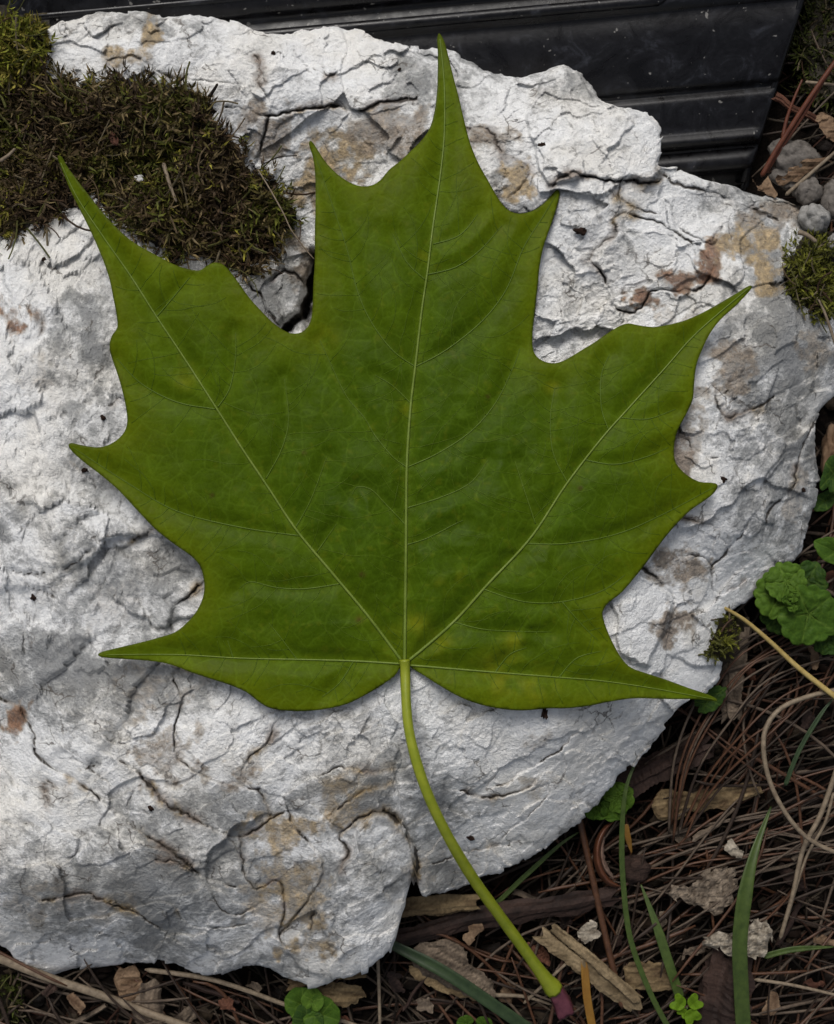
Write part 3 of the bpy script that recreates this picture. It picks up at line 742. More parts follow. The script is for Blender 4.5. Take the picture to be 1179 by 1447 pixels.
    kk = (len(q) - 1) * 14; V[kk:kk + 14] += (np.random.default_rng(5).random((14, 1)) - .5) * np.array([[12 * S, -18 * S, 4 * S]]); V[-1] -= np.array([1.0, -4.0, 2.0]) * S
    place("stalk_end", V, F, M_PETIP, st)
build_leaf()

# ------------------------------------------------------------------ black ribbed plastic tray
def build_tray():
    SL = .09
    def edge_x(v): return 1142 - .32 * (v + 4)          # right edge of the panel
    def P(u, v, h):                                      # u along the ribs, v down the panel
        y = v - SL * (u - 1000)
        z = -175 - .42 * (v - 0) + h
        return W(u, y, z)
    root = empty("plastic_tray", W(800, 150, GZ))
    tag(root, "dusty black ribbed plastic tray leaning behind the white rock", "tray")
    prof = [(-420,10),(-300,8),(-160,6),(-70,3),(-46,2),(-38,-2),(-33,-12),(-27,-14),(-22,-12),(-4,-4),(8,-8),(14,-10),(40,-2),(80,0),(112,1),(120,-1),(125,-7),(130,-9),(135,-5),(142,-1),(165,0),(184,1),(190,5),(196,9),(201,9),(206,4),(209,-4),(213,-5),(218,1),(225,7),(232,9),(238,8),(242,1),(244,-14),(252,-34),(300,-60)]
    pr = crom(prof, 3)
    U = np.concatenate([np.linspace(-700, 880, 80), np.linspace(890, 1000, 12)])
    rows = []
    for v, h in pr:
        e = edge_x(v)
        us = np.r_[U, np.linspace(1006, e - 8, 10), [e - 4, e - 1, e, e - .5]]
        hs_ = np.r_[np.zeros(len(us) - 4), -.5, -2.5, -7, -16]
        lip = h * np.r_[np.ones(len(U)), np.ones(10), .8, .6, .5, .5]
        wob = 2.0 * fbm(us, np.full(us.shape, v), 160, 2, 701)
        rows.append(P(us, np.full(us.shape, v), lip + hs_ + wob))
    V = np.concatenate(rows); n = len(rows); k = len(rows[0])
    i, j = np.meshgrid(np.arange(n - 1), np.arange(k - 1), indexing='ij')
    F = np.stack([i * k + j, (i + 1) * k + j, (i + 1) * k + j + 1, i * k + j + 1], -1).reshape(-1, 4)
    p = place("panel", V, F, M_PLAST, root)
    so = p.modifiers.new("thickness", 'SOLIDIFY'); so.thickness = 9 * S; so.offset = -1
    # raised rib that stops short of the corner
    u = np.linspace(-700, 944, 120)
    r = np.minimum(9.0, np.sqrt(np.clip((944 - u) * 14, .2, None)))
    V, F = tube(P(u, np.full(u.shape, -6.), np.full(u.shape, -5.)), r * S, 12, .95)
    place("rib", V, F, M_PLAST, root)
    u = np.linspace(-700, 1050, 60)
    V, F = tube(P(u, np.full(u.shape, -62.), np.full(u.shape, 0.)), 5 * S, 10)
    place("rib", V, F, M_PLAST, root)
    # side wall going down from the right edge
    vs = np.linspace(-420, 262, 40); hh = np.linspace(0, 1, 8)
    rows = []
    for t in hh:
        e = edge_x(vs) - 5 - 20 * t
        y = vs - SL * (e - 1000); z0 = -175 - .42 * vs - 6
        rows.append(W(e, y, z0 + (GZ - 12 - z0) * t))
    V = np.concatenate(rows); k = len(vs)
    i, j = np.meshgrid(np.arange(7), np.arange(k - 1), indexing='ij')
    F = np.stack([i * k + j, i * k + j + 1, (i + 1) * k + j + 1, (i + 1) * k + j], -1).reshape(-1, 4)
    w = place("side_wall", V, F, M_PLAST, root)
    so = w.modifiers.new("thickness", 'SOLIDIFY'); so.thickness = 8 * S; so.offset = 0
build_tray()

# ------------------------------------------------------------------ moss
def leaflets(bag, P0, axis, length, nl, ll, lw, col, r_):
    """one moss shoot: a thin stem ringed with pointed leaflets (world metres)"""
    a = axis / np.linalg.norm(axis)
    s = np.cross(a, [0.3, 0.2, 1.0]); s /= np.linalg.norm(s) + 1e-9; b = np.cross(a, s)
    V = []; F = []; C = []
    for i in range(nl):
        t = (i + .4) / nl
        ph = i * 2.4 + r_.random()
        d = math.cos(ph) * s + math.sin(ph) * b
        p = P0 + a * length * t
        open_ = .85 - .45 * t + r_.normal(0, .15)
        dr = a * (1 - open_) + d * open_; dr /= np.linalg.norm(dr)
        w = np.cross(dr, a); w /= np.linalg.norm(w) + 1e-9
        L = ll * (.7 + .6 * r_.random()); q = len(V)
        dr2 = dr + a * .45
        V += [p - w * lw * .4, p + w * lw * .4, p + dr * L * .5 + w * lw * .5, p + dr * L * .5 - w * lw * .5, p + dr2 * L]
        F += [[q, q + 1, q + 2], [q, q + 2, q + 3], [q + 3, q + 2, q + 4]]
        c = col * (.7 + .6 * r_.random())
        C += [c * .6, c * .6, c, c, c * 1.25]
    bag.add(np.array(V), np.array(F), np.array(C))
def moss_patch(name, poly, zfun, step, size, palette, seed, label, lift=4.0, mat_h=10.0):
    r_ = np.random.default_rng(seed); bag = Bag()
    P = np.array(poly, float); lo, hi = P.min(0), P.max(0)
    PC = np.r_[P, P[:1]]
    # humus mat under the shoots
    g = 7.0
    xs = np.arange(lo[0] - 10, hi[0] + 10, g); ys = np.arange(lo[1] - 10, hi[1] + 10, g)
    X, Y = np.meshgrid(xs, ys, indexing='ij')
    d = pdist(X, Y, PC); d = np.where(inpoly(X, Y, P), d, -d) + 20 * fbm(X, Y, 34, 4, seed) - 6
    Z = zfun(X, Y) + np.minimum(mat_h * sstep(-2, 30, d), mat_h) + 4 * fbm(X, Y, 18, 3, seed + 3) * sstep(0, 20, d) - 6 * (1 - sstep(-14, 0, d))
    n = len(ys); i, j = np.meshgrid(np.arange(len(xs) - 1), np.arange(n - 1), indexing='ij')
    F = np.stack([i * n + j, i * n + j + 1, (i + 1) * n + j + 1, (i + 1) * n + j], -1).reshape(-1, 4)
    keep = (d.ravel()[F] > -6).any(1)
    bag.add(W(X, Y, Z).reshape(-1, 3), F[keep], np.array([.018, .014, .008]))
    xs = np.arange(lo[0], hi[0], step); ys = np.arange(lo[1], hi[1], step)
    X, Y = np.meshgrid(xs, ys); X = X.ravel() + r_.normal(0, step * .5, X.size); Y = Y.ravel() + r_.normal(0, step * .5, Y.size)
    d = pdist(X, Y, PC); ins = inpoly(X, Y, P); d = np.where(ins, d, -d) + 20 * fbm(X, Y, 34, 4, seed) - 2
    k = d > 26 * r_.random(len(d)) ** 2 - 6; X = X[k]; Y = Y[k]; d = d[k]
    Z = zfun(X, Y) + mat_h * sstep(-2, 30, d) * .8
    tone = fbm(X, Y, 60, 3, seed + 7) + .55 * r_.normal(0, .5, len(X))
    B = W(X, Y, Z)
    for i in range(len(X)):
        col = np.array(palette(X[i], Y[i], tone[i], r_))
        L = size * (.6 + .8 * r_.random()) * (.55 + .45 * min(1, d[i] / 25))
        ax = np.array([r_.normal(0, .75), r_.normal(0, .75), .75])
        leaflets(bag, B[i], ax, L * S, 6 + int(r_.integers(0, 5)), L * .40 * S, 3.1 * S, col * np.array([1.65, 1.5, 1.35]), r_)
    for i in range(len(X) // 8):       # dead brown runners tangled through the cushion
        q = int(r_.integers(0, len(X))); a = r_.uniform(0, 6.28); L = size * r_.uniform(.7, 2.0); t = np.linspace(0, 1, 5); cu = r_.normal(0, .5)
        px = X[q] + L * t * np.cos(a + cu * t); py = Y[q] + L * t * np.sin(a + cu * t)
        V, F = tube(W(px, py, Z[q] + size * (.35 + .45 * r_.random()) + 6 * r_.normal() * t), r_.uniform(.7, 1.6) * S, 4)
        bag.add(V, F, np.array([(.11, .08, .045), (.16, .13, .08), (.06, .035, .02), (.10, .10, .03)][int(r_.integers(0, 4))]) * r_.uniform(.5, 1.0))
    o = bag.build(name, M_MOSS, None, False)
    tag(o, label, "moss", None, "stuff")
    return o
def pal_main(x, y, t, r_):
    if x + y * .6 < 110 and y < 130: return (.085, .10, .012) if r_.random() < .55 else (.13, .12, .025)
    u = r_.random()
    if u < .05: return (.15, .15, .025)
    if u < .17: return (.10, .082, .042)
    if t > .42: return (.052, .062, .010)
    if t > .10: return (.050, .044, .014)
    if t > -.25: return (.054, .041, .022)
    return (.034, .024, .014)
rz = lambda x, y: rock_height(np.atleast_1d(x), np.atleast_1d(y))
moss_patch("moss", [(-60,10),(0,18),(40,22),(66,35),(76,60),(68,95),(110,108),(180,116),(240,118),(300,146),(322,180),(350,215),(385,245),(412,272),(428,305),(412,345),(388,375),(362,398),(330,385),(290,372),(250,368),(195,340),(150,298),(120,278),(92,298),(55,322),(0,330),(-60,320)], rz, 6.0, 29, pal_main, 31,
           "broad dark olive and brown moss cushion in the hollow of the white rock", 4, 13)
def pal_side(x, y, t, r_):
    return (.075, .085, .012) if t > .2 else ((.04, .045, .01) if t > -.3 else (.035, .026, .014))
moss_patch("moss", [(1125,335),(1150,330),(1185,345),(1195,420),(1175,455),(1150,460),(1125,430),(1110,395),(1112,360)], rz, 5.6, 25, pal_side, 32,
           "small dark green moss tuft on the stained side of the rock beside grey pebbles", 4, 20)
moss_patch("moss", [(1010,875),(1035,868),(1050,880),(1040,905),(1015,925),(995,930),(992,915),(1005,900)], lambda x, y: np.maximum(rz(x, y), -190), 4.6, 17, pal_side, 33,
           "tiny mossy tuft on the rock edge beside the scalloped green herb", 4, 14)
def pal_dark(x, y, t, r_):
    return (.030, .040, .008) if t > .1 else (.016, .018, .006)
moss_patch("moss", [(1120,-40),(1260,-40),(1260,150),(1190,170),(1130,150),(1105,120)], ground_z, 6.0, 24, pal_dark, 34,
           "shaded dark moss on the ground beyond the plastic tray corner", 4, 60)
moss_patch("moss", [(-60,1375),(0,1372),(35,1385),(40,1425),(30,1470),(-60,1480)], ground_z, 6.0, 20, pal_dark, 35,
           "shaded dark moss on the soil below the rock beside the long straw", 4, 50)

# ------------------------------------------------------------------ forest litter
def needle_mesh(k, mat):
    r_ = np.random.default_rng(900 + k)
    t = np.linspace(-.5, .5, 9)
    b = r_.normal(0, .10); c = r_.normal(0, .08)
    P = np.stack([t, b * (t * t - .25) * 2 + c * (t ** 3 - t * .25) * 2, .05 * r_.normal() * (t * t - .25)], -1) * 240 * S
    R = r_.uniform(1.5, 3.1) * S * np.clip(1.25 - (np.abs(t) * 2) ** 4 * .8, .2, 1)
    V, F = tube(P, R, 5)
    me = mesh_np("pine_needle", V, F); me.materials.append(mat); return me
NMESH = [needle_mesh(k, M_NEED[k % 3]) for k in range(15)]
def litter_spot(r_):
    """random visible ground spot and the direction the needles lie there"""
    while True:
        x = r_.uniform(-40, 1220); y = r_.uniform(-30, 1480)
        if inpoly(np.array([x]), np.array([y]), OUTS)[0]: continue
        if y < 340 and x < 1125 + .35 * (150 - y) * (y < 150): continue
        return x, y
OUTS = np.array(OUT, float)
r_ = np.random.default_rng(77)
LM = [(1120,120,"by the rust-red stalks at the tray corner"),(1130,260,"among the grey pebbles by the tray"),(1165,600,"beside the smooth brown stone"),(1120,840,"around the scalloped green rosette"),(1010,1040,"by the dark bark and curved needle sheaf"),(1110,1080,"inside the curled dry tendril"),(1160,1270,"by the grey jointed dry stem"),(990,1250,"around the rough grey chip"),(1050,1340,"around the pale cream chip"),(860,1210,"around the open nut shell"),(965,1420,"around the lime green clover"),(830,1385,"beside the split wood splinters"),(630,1380,"around the ridged bark chip"),(720,1290,"beside the long dark rotten stick"),(440,1425,"beside the lobed green seedling"),(220,1430,"around the narrow upright bark chip"),(60,1420,"beside the thick pale straw stem"),(1170,40,"in the shaded moss beyond the tray")]
TONE = ["reddish brown", "pale grey-brown", "dark brown"]
def near(x, y): return min(LM, key=lambda l: (l[0] - x) ** 2 + (l[1] - y) ** 2)[2]
protos = {}
def direction(x, y):
    if x > 820 and y > 900: a = r_.normal(math.radians(38), .5) if r_.random() < .72 else r_.uniform(0, math.pi)
    elif y > 1340: a = r_.uniform(0, math.pi) if r_.random() < .6 else r_.normal(math.radians(-25), .3)
    else: a = r_.normal(math.radians(35), .8)
    return a
for i in range(300):
    x, y = litter_spot(r_)
    k = int(r_.integers(0, 15))
    kind = k % 3
    s = .55 + .75 * r_.random()
    if k not in protos:
        o = bpy.data.objects.new("pine_needle", NMESH[k]); COL.objects.link(o); protos[k] = o
    else:
        o = protos[k].copy(); COL.objects.link(o)
    ln = "short" if s < .8 else ("long" if s > 1.08 else "mid-length")
    tag(o, f"{ln} {TONE[kind]} pine needle lying {near(x, y)}", "pine needle", f"{ln} {TONE[kind]} needles {near(x, y)}")
    lay = r_.random()
    z = float(ground_z(x, y)) + 16 + 58 * lay
    o.location = W(x, y, z)
    o.scale = (s, .75 + .5 * r_.random(), .9)
    o.rotation_euler = (r_.normal(0, .2), r_.normal(0, .12), direction(x, y))
# the uncountable rest, deeper down; shade between needles is put into its colours
bag = Bag(); r_ = np.random.default_rng(78)
for i in range(520):
    x, y = litter_spot(r_)
    a = direction(x, y); L = r_.uniform(60, 190); z = float(ground_z(x, y)) + r_.uniform(2, 34)
    t = np.linspace(-.5, .5, 6); b = r_.normal(0, .1) * L
    px = x + L * t * math.cos(a) - b * (t * t * 4 - 1) * math.sin(a); py = y - L * t * math.sin(a) - b * (t * t * 4 - 1) * math.cos(a)
    V, F = tube(W(px, py, z + r_.normal(0, 6) * t), r_.uniform(1.3, 2.4) * S, 4)
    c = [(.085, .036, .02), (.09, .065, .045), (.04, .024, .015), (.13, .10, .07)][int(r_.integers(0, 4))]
    bag.add(V, F, np.array(c) * r_.uniform(.12, .45))  # dimmed to paint in the shade of the lower layer
for i in range(520):      # crumbs of leaf and bark, colours dimmed too so the gaps look dark
    x, y = litter_spot(r_); z = float(ground_z(x, y)) + r_.uniform(0, 22)
    n = 7; an = np.arange(n) / n * 2 * np.pi; rr = r_.uniform(5, 17) * (.6 + .7 * r_.random(n))
    zz = z + rr * r_.normal(0, .35) * np.cos(an + r_.random() * 6) + r_.normal(0, 2, n)
    V = W(x + rr * np.cos(an), y + rr * np.sin(an) * r_.uniform(.4, 1), zz); V = np.r_[V, V - np.array([0, 0, 3 * S])]
    F = [np.array([[0, j + 1, j] for j in range(1, n - 1)]), np.array([[j, (j + 1) % n, n + (j + 1) % n, n + j] for j in range(n)])]
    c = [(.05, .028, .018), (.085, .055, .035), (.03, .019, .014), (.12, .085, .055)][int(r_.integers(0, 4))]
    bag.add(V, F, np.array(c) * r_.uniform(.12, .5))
o = bag.build("forest_litter", M_LITTER); tag(o, "deep mat of broken pine needles and leaf crumbs on dark soil", "litter", None, "stuff")

# ------------------------------------------------------------------ single stalks, blades, chips
def stalk(name, pts, r0, r1, mat, label, cat, group=None, k=7, n=7, jit=.12, seed=1, rel=True, taper=True):
    """pts (x, y, height over the ground)"""
    p = crom(pts, n); z = p[:, 2]
    t = np.linspace(0, 1, len(p)); R = r0 * (1 - t) + r1 * t
    if taper: R = R * np.clip(np.minimum(t, 1 - t) * 30 + .35, 0, 1)
    V, F = tube(W(p[:, 0], p[:, 1], z), R * S, k, 1, jit, seed)
    return tag(place(name, V, F, mat), label, cat, group)
def blade(name, pts, w, mat, label, cat="grass", group=None, fold=.35, n=8):
    p = crom(pts, n); t = np.linspace(0, 1, len(p)); N = len(p)
    T = np.gradient(p[:, :2], axis=0); T /= np.linalg.norm(T, axis=1)[:, None] + 1e-9
    nx, ny = -T[:, 1], T[:, 0]
    wd = w * np.interp(t, *zip(*group_w)) if False else w * np.clip(np.minimum(t * 10 + .55, 1) * np.minimum((1 - t) * 2.2 + .08, 1), 0, 1)
    cols = []
    for s, h in ((-1, 1.0), (-.5, .35), (0, 0), (.5, .35), (1, 1.0)):
        cols.append(W(p[:, 0] + nx * wd * s, p[:, 1] + ny * wd * s, p[:, 2] + h * fold * wd))
    V = np.stack(cols, 1).reshape(-1, 3)
    i, j = np.meshgrid(np.arange(N - 1), np.arange(4), indexing='ij')
    F = np.stack([i * 5 + j, i * 5 + j + 1, (i + 1) * 5 + j + 1, (i + 1) * 5 + j], -1).reshape(-1, 4)
    o = place(name, V, F, mat); so = o.modifiers.new("thickness", 'SOLIDIFY'); so.thickness = 1.2 * S
    return tag(o, label, cat, group)
TWO = {}     # colour pairs for grained pieces
def grain_cols(p, q, pair, seed):
    """fibre streaks: p along the grain, q across"""
    k = np.clip(.5 + .9 * fbm(p * .16, q, 5, 4, seed, .65) + .35 * fbm(p, q, 40, 3, seed + 5), 0, 1)[:, None]
    return np.array(pair[0]) * (1 - k) + np.array(pair[1]) * k
def chip(name, poly, z, thick, pair, label, cat, group=None, tilt=(0, 0), rough=3.0, seed=5, ragged=3.0, sp=3.2, grain=0.0, fib=1.0):
    """irregular slab with a broken, fibrous top; poly in layout units, grain in degrees"""
    O = crom(poly, 7, True)
    O = O + ragged * np.stack([fbm(O[:, 0], O[:, 1], 9, 3, seed), fbm(O[:, 0], O[:, 1], 9, 3, seed + 9)], -1) * 2.2
    lo, hi = O.min(0), O.max(0); c = O.mean(0)
    X, Y = np.meshgrid(np.arange(lo[0], hi[0], sp), np.arange(lo[1], hi[1], sp)); X = X.ravel() + .1; Y = Y.ravel() + .1
    m = inpoly(X, Y, O); X = X[m]; Y = Y[m]; d = pdist(X, Y, np.r_[O, O[:1]]); X = X[d > sp * .5]; Y = Y[d > sp * .5]
    n = len(O)
    r = delaunay_2d_cdt([Vector(p) for p in O] + [Vector(p) for p in zip(X, Y)], [(i, (i + 1) % n) for i in range(n)], [list(range(n))], 1, 1e-4)
    P = np.array([tuple(v) for v in r[0]]); T = np.array([t for t in r[2]])
    x, y = P[:, 0], P[:, 1]
    a = (x[T[:, 1]] - x[T[:, 0]]) * (y[T[:, 2]] - y[T[:, 0]]) - (x[T[:, 2]] - x[T[:, 0]]) * (y[T[:, 1]] - y[T[:, 0]])
    T[a > 0] = T[a > 0][:, ::-1]
    ed = pdist(x, y, np.r_[O, O[:1]])
    ga = math.radians(grain); p = x * math.cos(ga) + y * math.sin(ga); q = -x * math.sin(ga) + y * math.cos(ga)
    h = z + tilt[0] * (x - c[0]) + tilt[1] * (y - c[1])
    st = .18 if fib else 1.0
    top = h + thick * .5 * np.minimum(1, .45 + ed / (thick * .6)) + rough * .8 * fbm(x, y, 26, 3, seed + 2) + rough * (.9 * ridged(p * st, q, 9, 3, seed + 4) + .6 * facet(p * (st + .15), q, 11, seed + 6)[0])
    bot = h - thick * .5 * np.minimum(1, .35 + ed / (thick * .8))
    N = len(x)
    V = np.r_[W(x, y, top), W(x, y, bot)]
    E = {}
    for t in T:
        for i in range(3): E[(t[i], t[(i + 1) % 3])] = 1
    Q = np.array([[b_, a_, a_ + N, b_ + N] for (a_, b_) in E if (b_, a_) not in E])
    C = grain_cols(p if fib else p * 5, q, pair, seed); C = np.r_[C, C * .8]
    return tag(place(name, V, [np.r_[T, T[:, ::-1] + N], Q], M_LITTER, None, False, C), label, cat, group)
def stick(name, a, b, r0, r1, pair, label, cat, jit=.35, seed=2, n=40, k=18, flat=.75, bend=6, group=None):
    t = np.linspace(0, 1, n); r_ = np.random.default_rng(seed)
    a = np.array(a, float); b = np.array(b, float)
    p = a[None] * (1 - t)[:, None] + b[None] * t[:, None]
    d = (b - a)[:2]; L = np.linalg.norm(d); d /= L; w = bend * (fbm(t * 90, t * 0 + seed, 40, 2, seed))
    p[:, 0] += -d[1] * w; p[:, 1] += d[0] * w
    R = (r0 * (1 - t) + r1 * t) * (1 + .30 * fbm(t * L, t * 0, 38, 4, seed + 1))
    V, F = tube(W(p[:, 0], p[:, 1], p[:, 2]), R * S, k, flat, jit * 1.5, seed)
    ax = W(*b) - W(*a); ax /= np.linalg.norm(ax)
    V[:k] -= (r_.random(k) ** 2 * 1.3 * r0 * S)[:, None] * ax; V[(n - 1) * k:n * k] += (r_.random(k) ** 2 * 1.3 * r1 * S)[:, None] * ax
    I, J = np.meshgrid(np.arange(n), np.arange(k), indexing='ij')
    C = grain_cols(I.ravel() * L / n, J.ravel() * 3.1 + seed * 7, pair, seed); C = np.r_[C, [pair[0]] * 2]
    return tag(place(name, V, F, M_LITTER, None, False, C), label, cat, group)
P_BARK = ((.0333, .0244, .0178), (.1924, .1480, .1073)); P_WOOD = ((.0555, .0340, .0163), (.2368, .1702, .0888)); P_DWOOD = ((.0074, .0044, .0037), (.0444, .0266, .0207))
P_LICH = ((.0740, .0577, .0407), (.3848, .3404, .2738)); P_GCHIP = ((.0444, .0333, .0244), (.2220, .1776, .1332)); P_DRY = ((.0666, .0370, .0207), (.1998, .1332, .0814)); P_RUSTP = ((.040, .015, .009), (.105, .044, .026)); P_WHITE = ((.3700, .3700, .3552), (.5550, .5476, .5328))
P_SPL = ((.0592, .0407, .0207), (.2368, .1776, .1036))
def pebble(name, x, y, z, rx, ry, rz_, mat, label, cat="pebble", group=None, seed=3, rot=0, rough=.30):
    n, m = 26, 36
    u = np.linspace(0, np.pi, n); v = np.arange(m) / m * 2 * np.pi
    U, Vv = np.meshgrid(u, v, indexing='ij')
    X = np.sin(U) * np.cos(Vv); Y = np.sin(U) * np.sin(Vv); Z = np.cos(U)
    q = 1 + rough * (fbm(X * 50 + 30 * Z, Y * 50 - 20 * Z, 40, 4, seed) + .6 * facet(X * 50 + 20 * Z, Y * 50 + 31 * Z, 30, seed)[0])
    ex = .95
    X = np.sign(X) * np.abs(X) ** ex * q; Y = np.sign(Y) * np.abs(Y) ** ex * q; Z = Z * q
    xr = X * rx * math.cos(rot) - Y * ry * math.sin(rot); yr = X * rx * math.sin(rot) + Y * ry * math.cos(rot)
    b = W(x, y, z)
    P = np.stack([b[0] + xr * S, b[1] - yr * S, b[2] + Z * rz_ * S], -1).reshape(-1, 3)
    i, j = np.meshgrid(np.arange(n - 1), np.arange(m), indexing='ij')
    F = np.stack([i * m + j, (i + 1) * m + j, (i + 1) * m + (j + 1) % m, i * m + (j + 1) % m], -1).reshape(-1, 4)
    return tag(place(name, P, F, mat), label, cat, group)
gz = lambda x, y: float(ground_z(x, y))

# stalks and straws
stalk("straw_stem", [(-40,1338,-262),(60,1378,-275),(140,1405,-282),(220,1435,-288),(330,1472,-294)], 7.5, 6, M_STRAW, "long thick pale straw stem lying on the litter below the rock", "straw")
stalk("straw_stem", [(205,1370,-285),(290,1382,-282),(350,1400,-285),(405,1420,-295),(470,1438,-300),(520,1455,-305)], 4.2, 3.4, M_STRAW, "thin grey straw stem tucked beside the lobed green seedling under the rock", "straw")
stalk("straw_stem", [(534,1352,-270),(536,1400,-280),(537,1450,-285)], 3.0, 2.6, M_STRAW, "short upright pale stem below the shaggy bottom lobe of the rock", "straw")
stalk("straw_stem", [(1020,857,-150),(1052,876,-170),(1090,908,-185),(1130,945,-190),(1190,992,-195)], 2.6, 4.6, M_STRAWY, "bright yellow dry stem reaching from the rock over the litter", "straw")
stalk("dry_tendril", [(1200,972,-205),(1150,982,-200),(1105,1000,-195),(1082,1030,-190),(1080,1070,-190),(1092,1115,-195),(1118,1160,-200),(1150,1190,-208),(1200,1212,-215)], 3.9, 3.6, M_STRAW, "pale curled dry grass tendril arching over the pine needles", "tendril")
stalk("straw_stem", [(1185,1080,-225),(1160,1150,-235),(1135,1200,-240),(1120,1265,-250),(1102,1328,-262)], 4.2, 3.2, M_STRAW, "grey jointed dry stem standing beside the curled dry tendril", "straw")
stalk("straw_stem", [(1178,1120,-230),(1165,1165,-236),(1138,1215,-245),(1112,1300,-258)], 2.6, 2.0, M_STRAW, "very thin dry stem running along the grey jointed stem", "straw")
stalk("pine_stalk", [(818,1152,-255),(832,1215,-258),(845,1275,-262),(862,1350,-268),(880,1425,-272)], 5.2, 5.4, M_NEED[0], "thick red-brown needle bundle pointing from the rock edge to the clover", "pine needle")
stalk("red_stalk", [(1076,250,-190),(1096,214,-178),(1120,176,-165),(1150,130,-150),(1200,60,-130)], 4.2, 3.6, M_RUST, "pair of rust-red stalks leaning beside the corner of the black tray", "stalk")
stalk("red_stalk", [(1082,244,-192),(1105,208,-180),(1133,166,-166),(1165,112,-150),(1210,40,-130)], 3.4, 2.8, M_RUST, "slimmer rust-red stalk running alongside the thicker red stalk by the tray", "stalk")
stalk("red_stalk", [(1106,196,-182),(1112,168,-178),(1122,140,-172),(1134,112,-168)], 3.4, 1.6, M_RUST, "short tapering rust-red stalk crossing behind the red stalks by the tray", "stalk")
stick("twig", (1098,138,-196), (1156,168,-192), 6.5, 5, P_RUSTP, "stubby brown twig under the rust-red stalks by the tray", "twig")
stalk("straw_stem", [(1110,276,-176),(1140,250,-170),(1170,224,-165),(1210,190,-160)], 3.2, 2.6, M_STRAW, "thin tan stem lying over the pebbles beside the tray corner", "straw")
stalk("straw_stem", [(1138,116,-170),(1160,118,-168),(1200,122,-168)], 2.6, 2.0, M_STRAW, "short pale stem against the shaded moss beyond the tray", "straw")
stalk("straw_stem", [(740,1418,-290),(770,1390,-282),(800,1362,-276),(824,1345,-272)], 2.8, 2.0, M_STRAW, "thin pale stem crossing behind the purple end of the leaf stalk", "straw")
stalk("straw_stem", [(690,1406,-292),(740,1408,-290),(780,1420,-294)], 4.0, 1.8, M_STRAW, "flat pale stem fragment by the purple end of the leaf stalk", "straw")
stalk("straw_stem", [(1066,1384,-280),(1120,1392,-276),(1190,1408,-275)], 3.0, 2.4, M_STRAW, "thin pale stem beside the pale lichen-grey chip and wide grass blade", "straw")
stalk("grass_wisp", [(1155,420,-105),(1164,438,-100),(1172,460,-100),(1182,490,-108)], 1.4, 2.6, M_STRAW, "fine pale wisp standing beside the moss tuft on the rock side", "straw")
stalk("dry_hair", [(365,240,-66),(382,268,-62),(400,300,-58),(412,325,-58),(432,352,-62),(444,366,-66)], 1.1, .9, M_STRAW, "hair-thin pale fibre lying over the broad moss and rock hollow", "fibre", taper=False)
stalk("dry_hair", [(372,232,-74),(395,222,-70),(420,220,-70)], 1.0, .8, M_TWIG, "hair-thin dark fibre on the stained rock above the leaf lobe", "fibre", taper=False)
for i in range(11):      # needles bundled in a sheaf, sweeping up beside the rock
    t = i / 33; x0 = 905 + 70 * rnd.random(); sh = rnd.gauss(0, 26); q = rnd.choice([0, 0, 1, 2])
    stalk("pine_needle", [(958 + sh * .4, 1165 + 30 * rnd.random(), -262), (985 + sh, 1090 + sh * .5, -238 + rnd.uniform(-8, 12)), (1030 + sh * 1.4, 1020 + sh, -222 + rnd.uniform(-8, 16)), (1085 + sh * 1.5, 965 + sh * 1.4 + rnd.uniform(-14, 14), -216), (1140 + 40 * rnd.random(), 925 + sh * 2, -226)], rnd.uniform(1.9, 2.8), 1.6, M_NEED[q],
          f"long curved {TONE[q]} pine needle in the sheaf sweeping up beside the rock", "pine needle", f"{TONE[q]} needles of the curved sheaf", 5, 5)
for i in range(14):      # a band of needles lying almost level under the sheaf
    dy = rnd.uniform(-45, 60); q = rnd.choice([0, 1, 1, 2])
    stalk("pine_needle", [(890 + rnd.uniform(-20, 40), 1225 + dy, -292), (980, 1195 + dy * .9, -280 + rnd.uniform(-10, 10)), (1080, 1172 + dy * .8 + rnd.uniform(-16, 16), -272), (1190, 1140 + dy * .9 + rnd.uniform(-30, 60), -268)], rnd.uniform(1.8, 2.7), 1.5, M_NEED[q],
          f"nearly straight {TONE[q]} pine needle in the level band beside the split nut shell", "pine needle", f"{TONE[q]} needles of the level band", 5, 4)

# grass blades
blade("grass_leaf", [(1052,1470,-262),(1048,1400,-238),(1046,1330,-214),(1054,1260,-205),(1068,1200,-212),(1090,1140,-235)], 10.5, M_BLADE, "wide green grass blade standing in front of the pale chip")
blade("grass_leaf", [(962,1412,-270),(945,1360,-262),(928,1308,-262),(906,1250,-272)], 6.5, M_BLADE, "short straight green grass blade rising from the clover")
blade("grass_leaf", [(955,1470,-270),(920,1405,-255),(892,1330,-240),(882,1260,-228),(879,1190,-215),(884,1120,-200),(900,1075,-205),(916,1058,-212)], 3.6, M_BLADE, "long thin green grass blade curving up past the nut shell")
blade("grass_leaf", [(770,1470,-278),(700,1422,-258),(625,1372,-250),(545,1330,-262),(520,1312,-280)], 8.5, M_BLADEB, "dark blue-green grass blade slanting below the rock over the bark chip")
blade("grass_leaf", [(635,1305,-290),(690,1285,-280),(740,1240,-268),(790,1195,-256),(820,1175,-262)], 3.2, M_BLADE, "thin green grass blade passing behind the leaf stalk")
blade("grass_leaf", [(1110,1110,-222),(1130,1060,-214),(1160,1010,-210),(1180,985,-214)], 3.0, M_BLADEB, "thin green grass blade crossing inside the curled dry tendril")
blade("grass_leaf", [(838,1455,-270),(830,1410,-266),(826,1365,-266),(820,1345,-270)], 5.5, M_BLADEY, "ochre dying grass blade beside the split wood splinter")
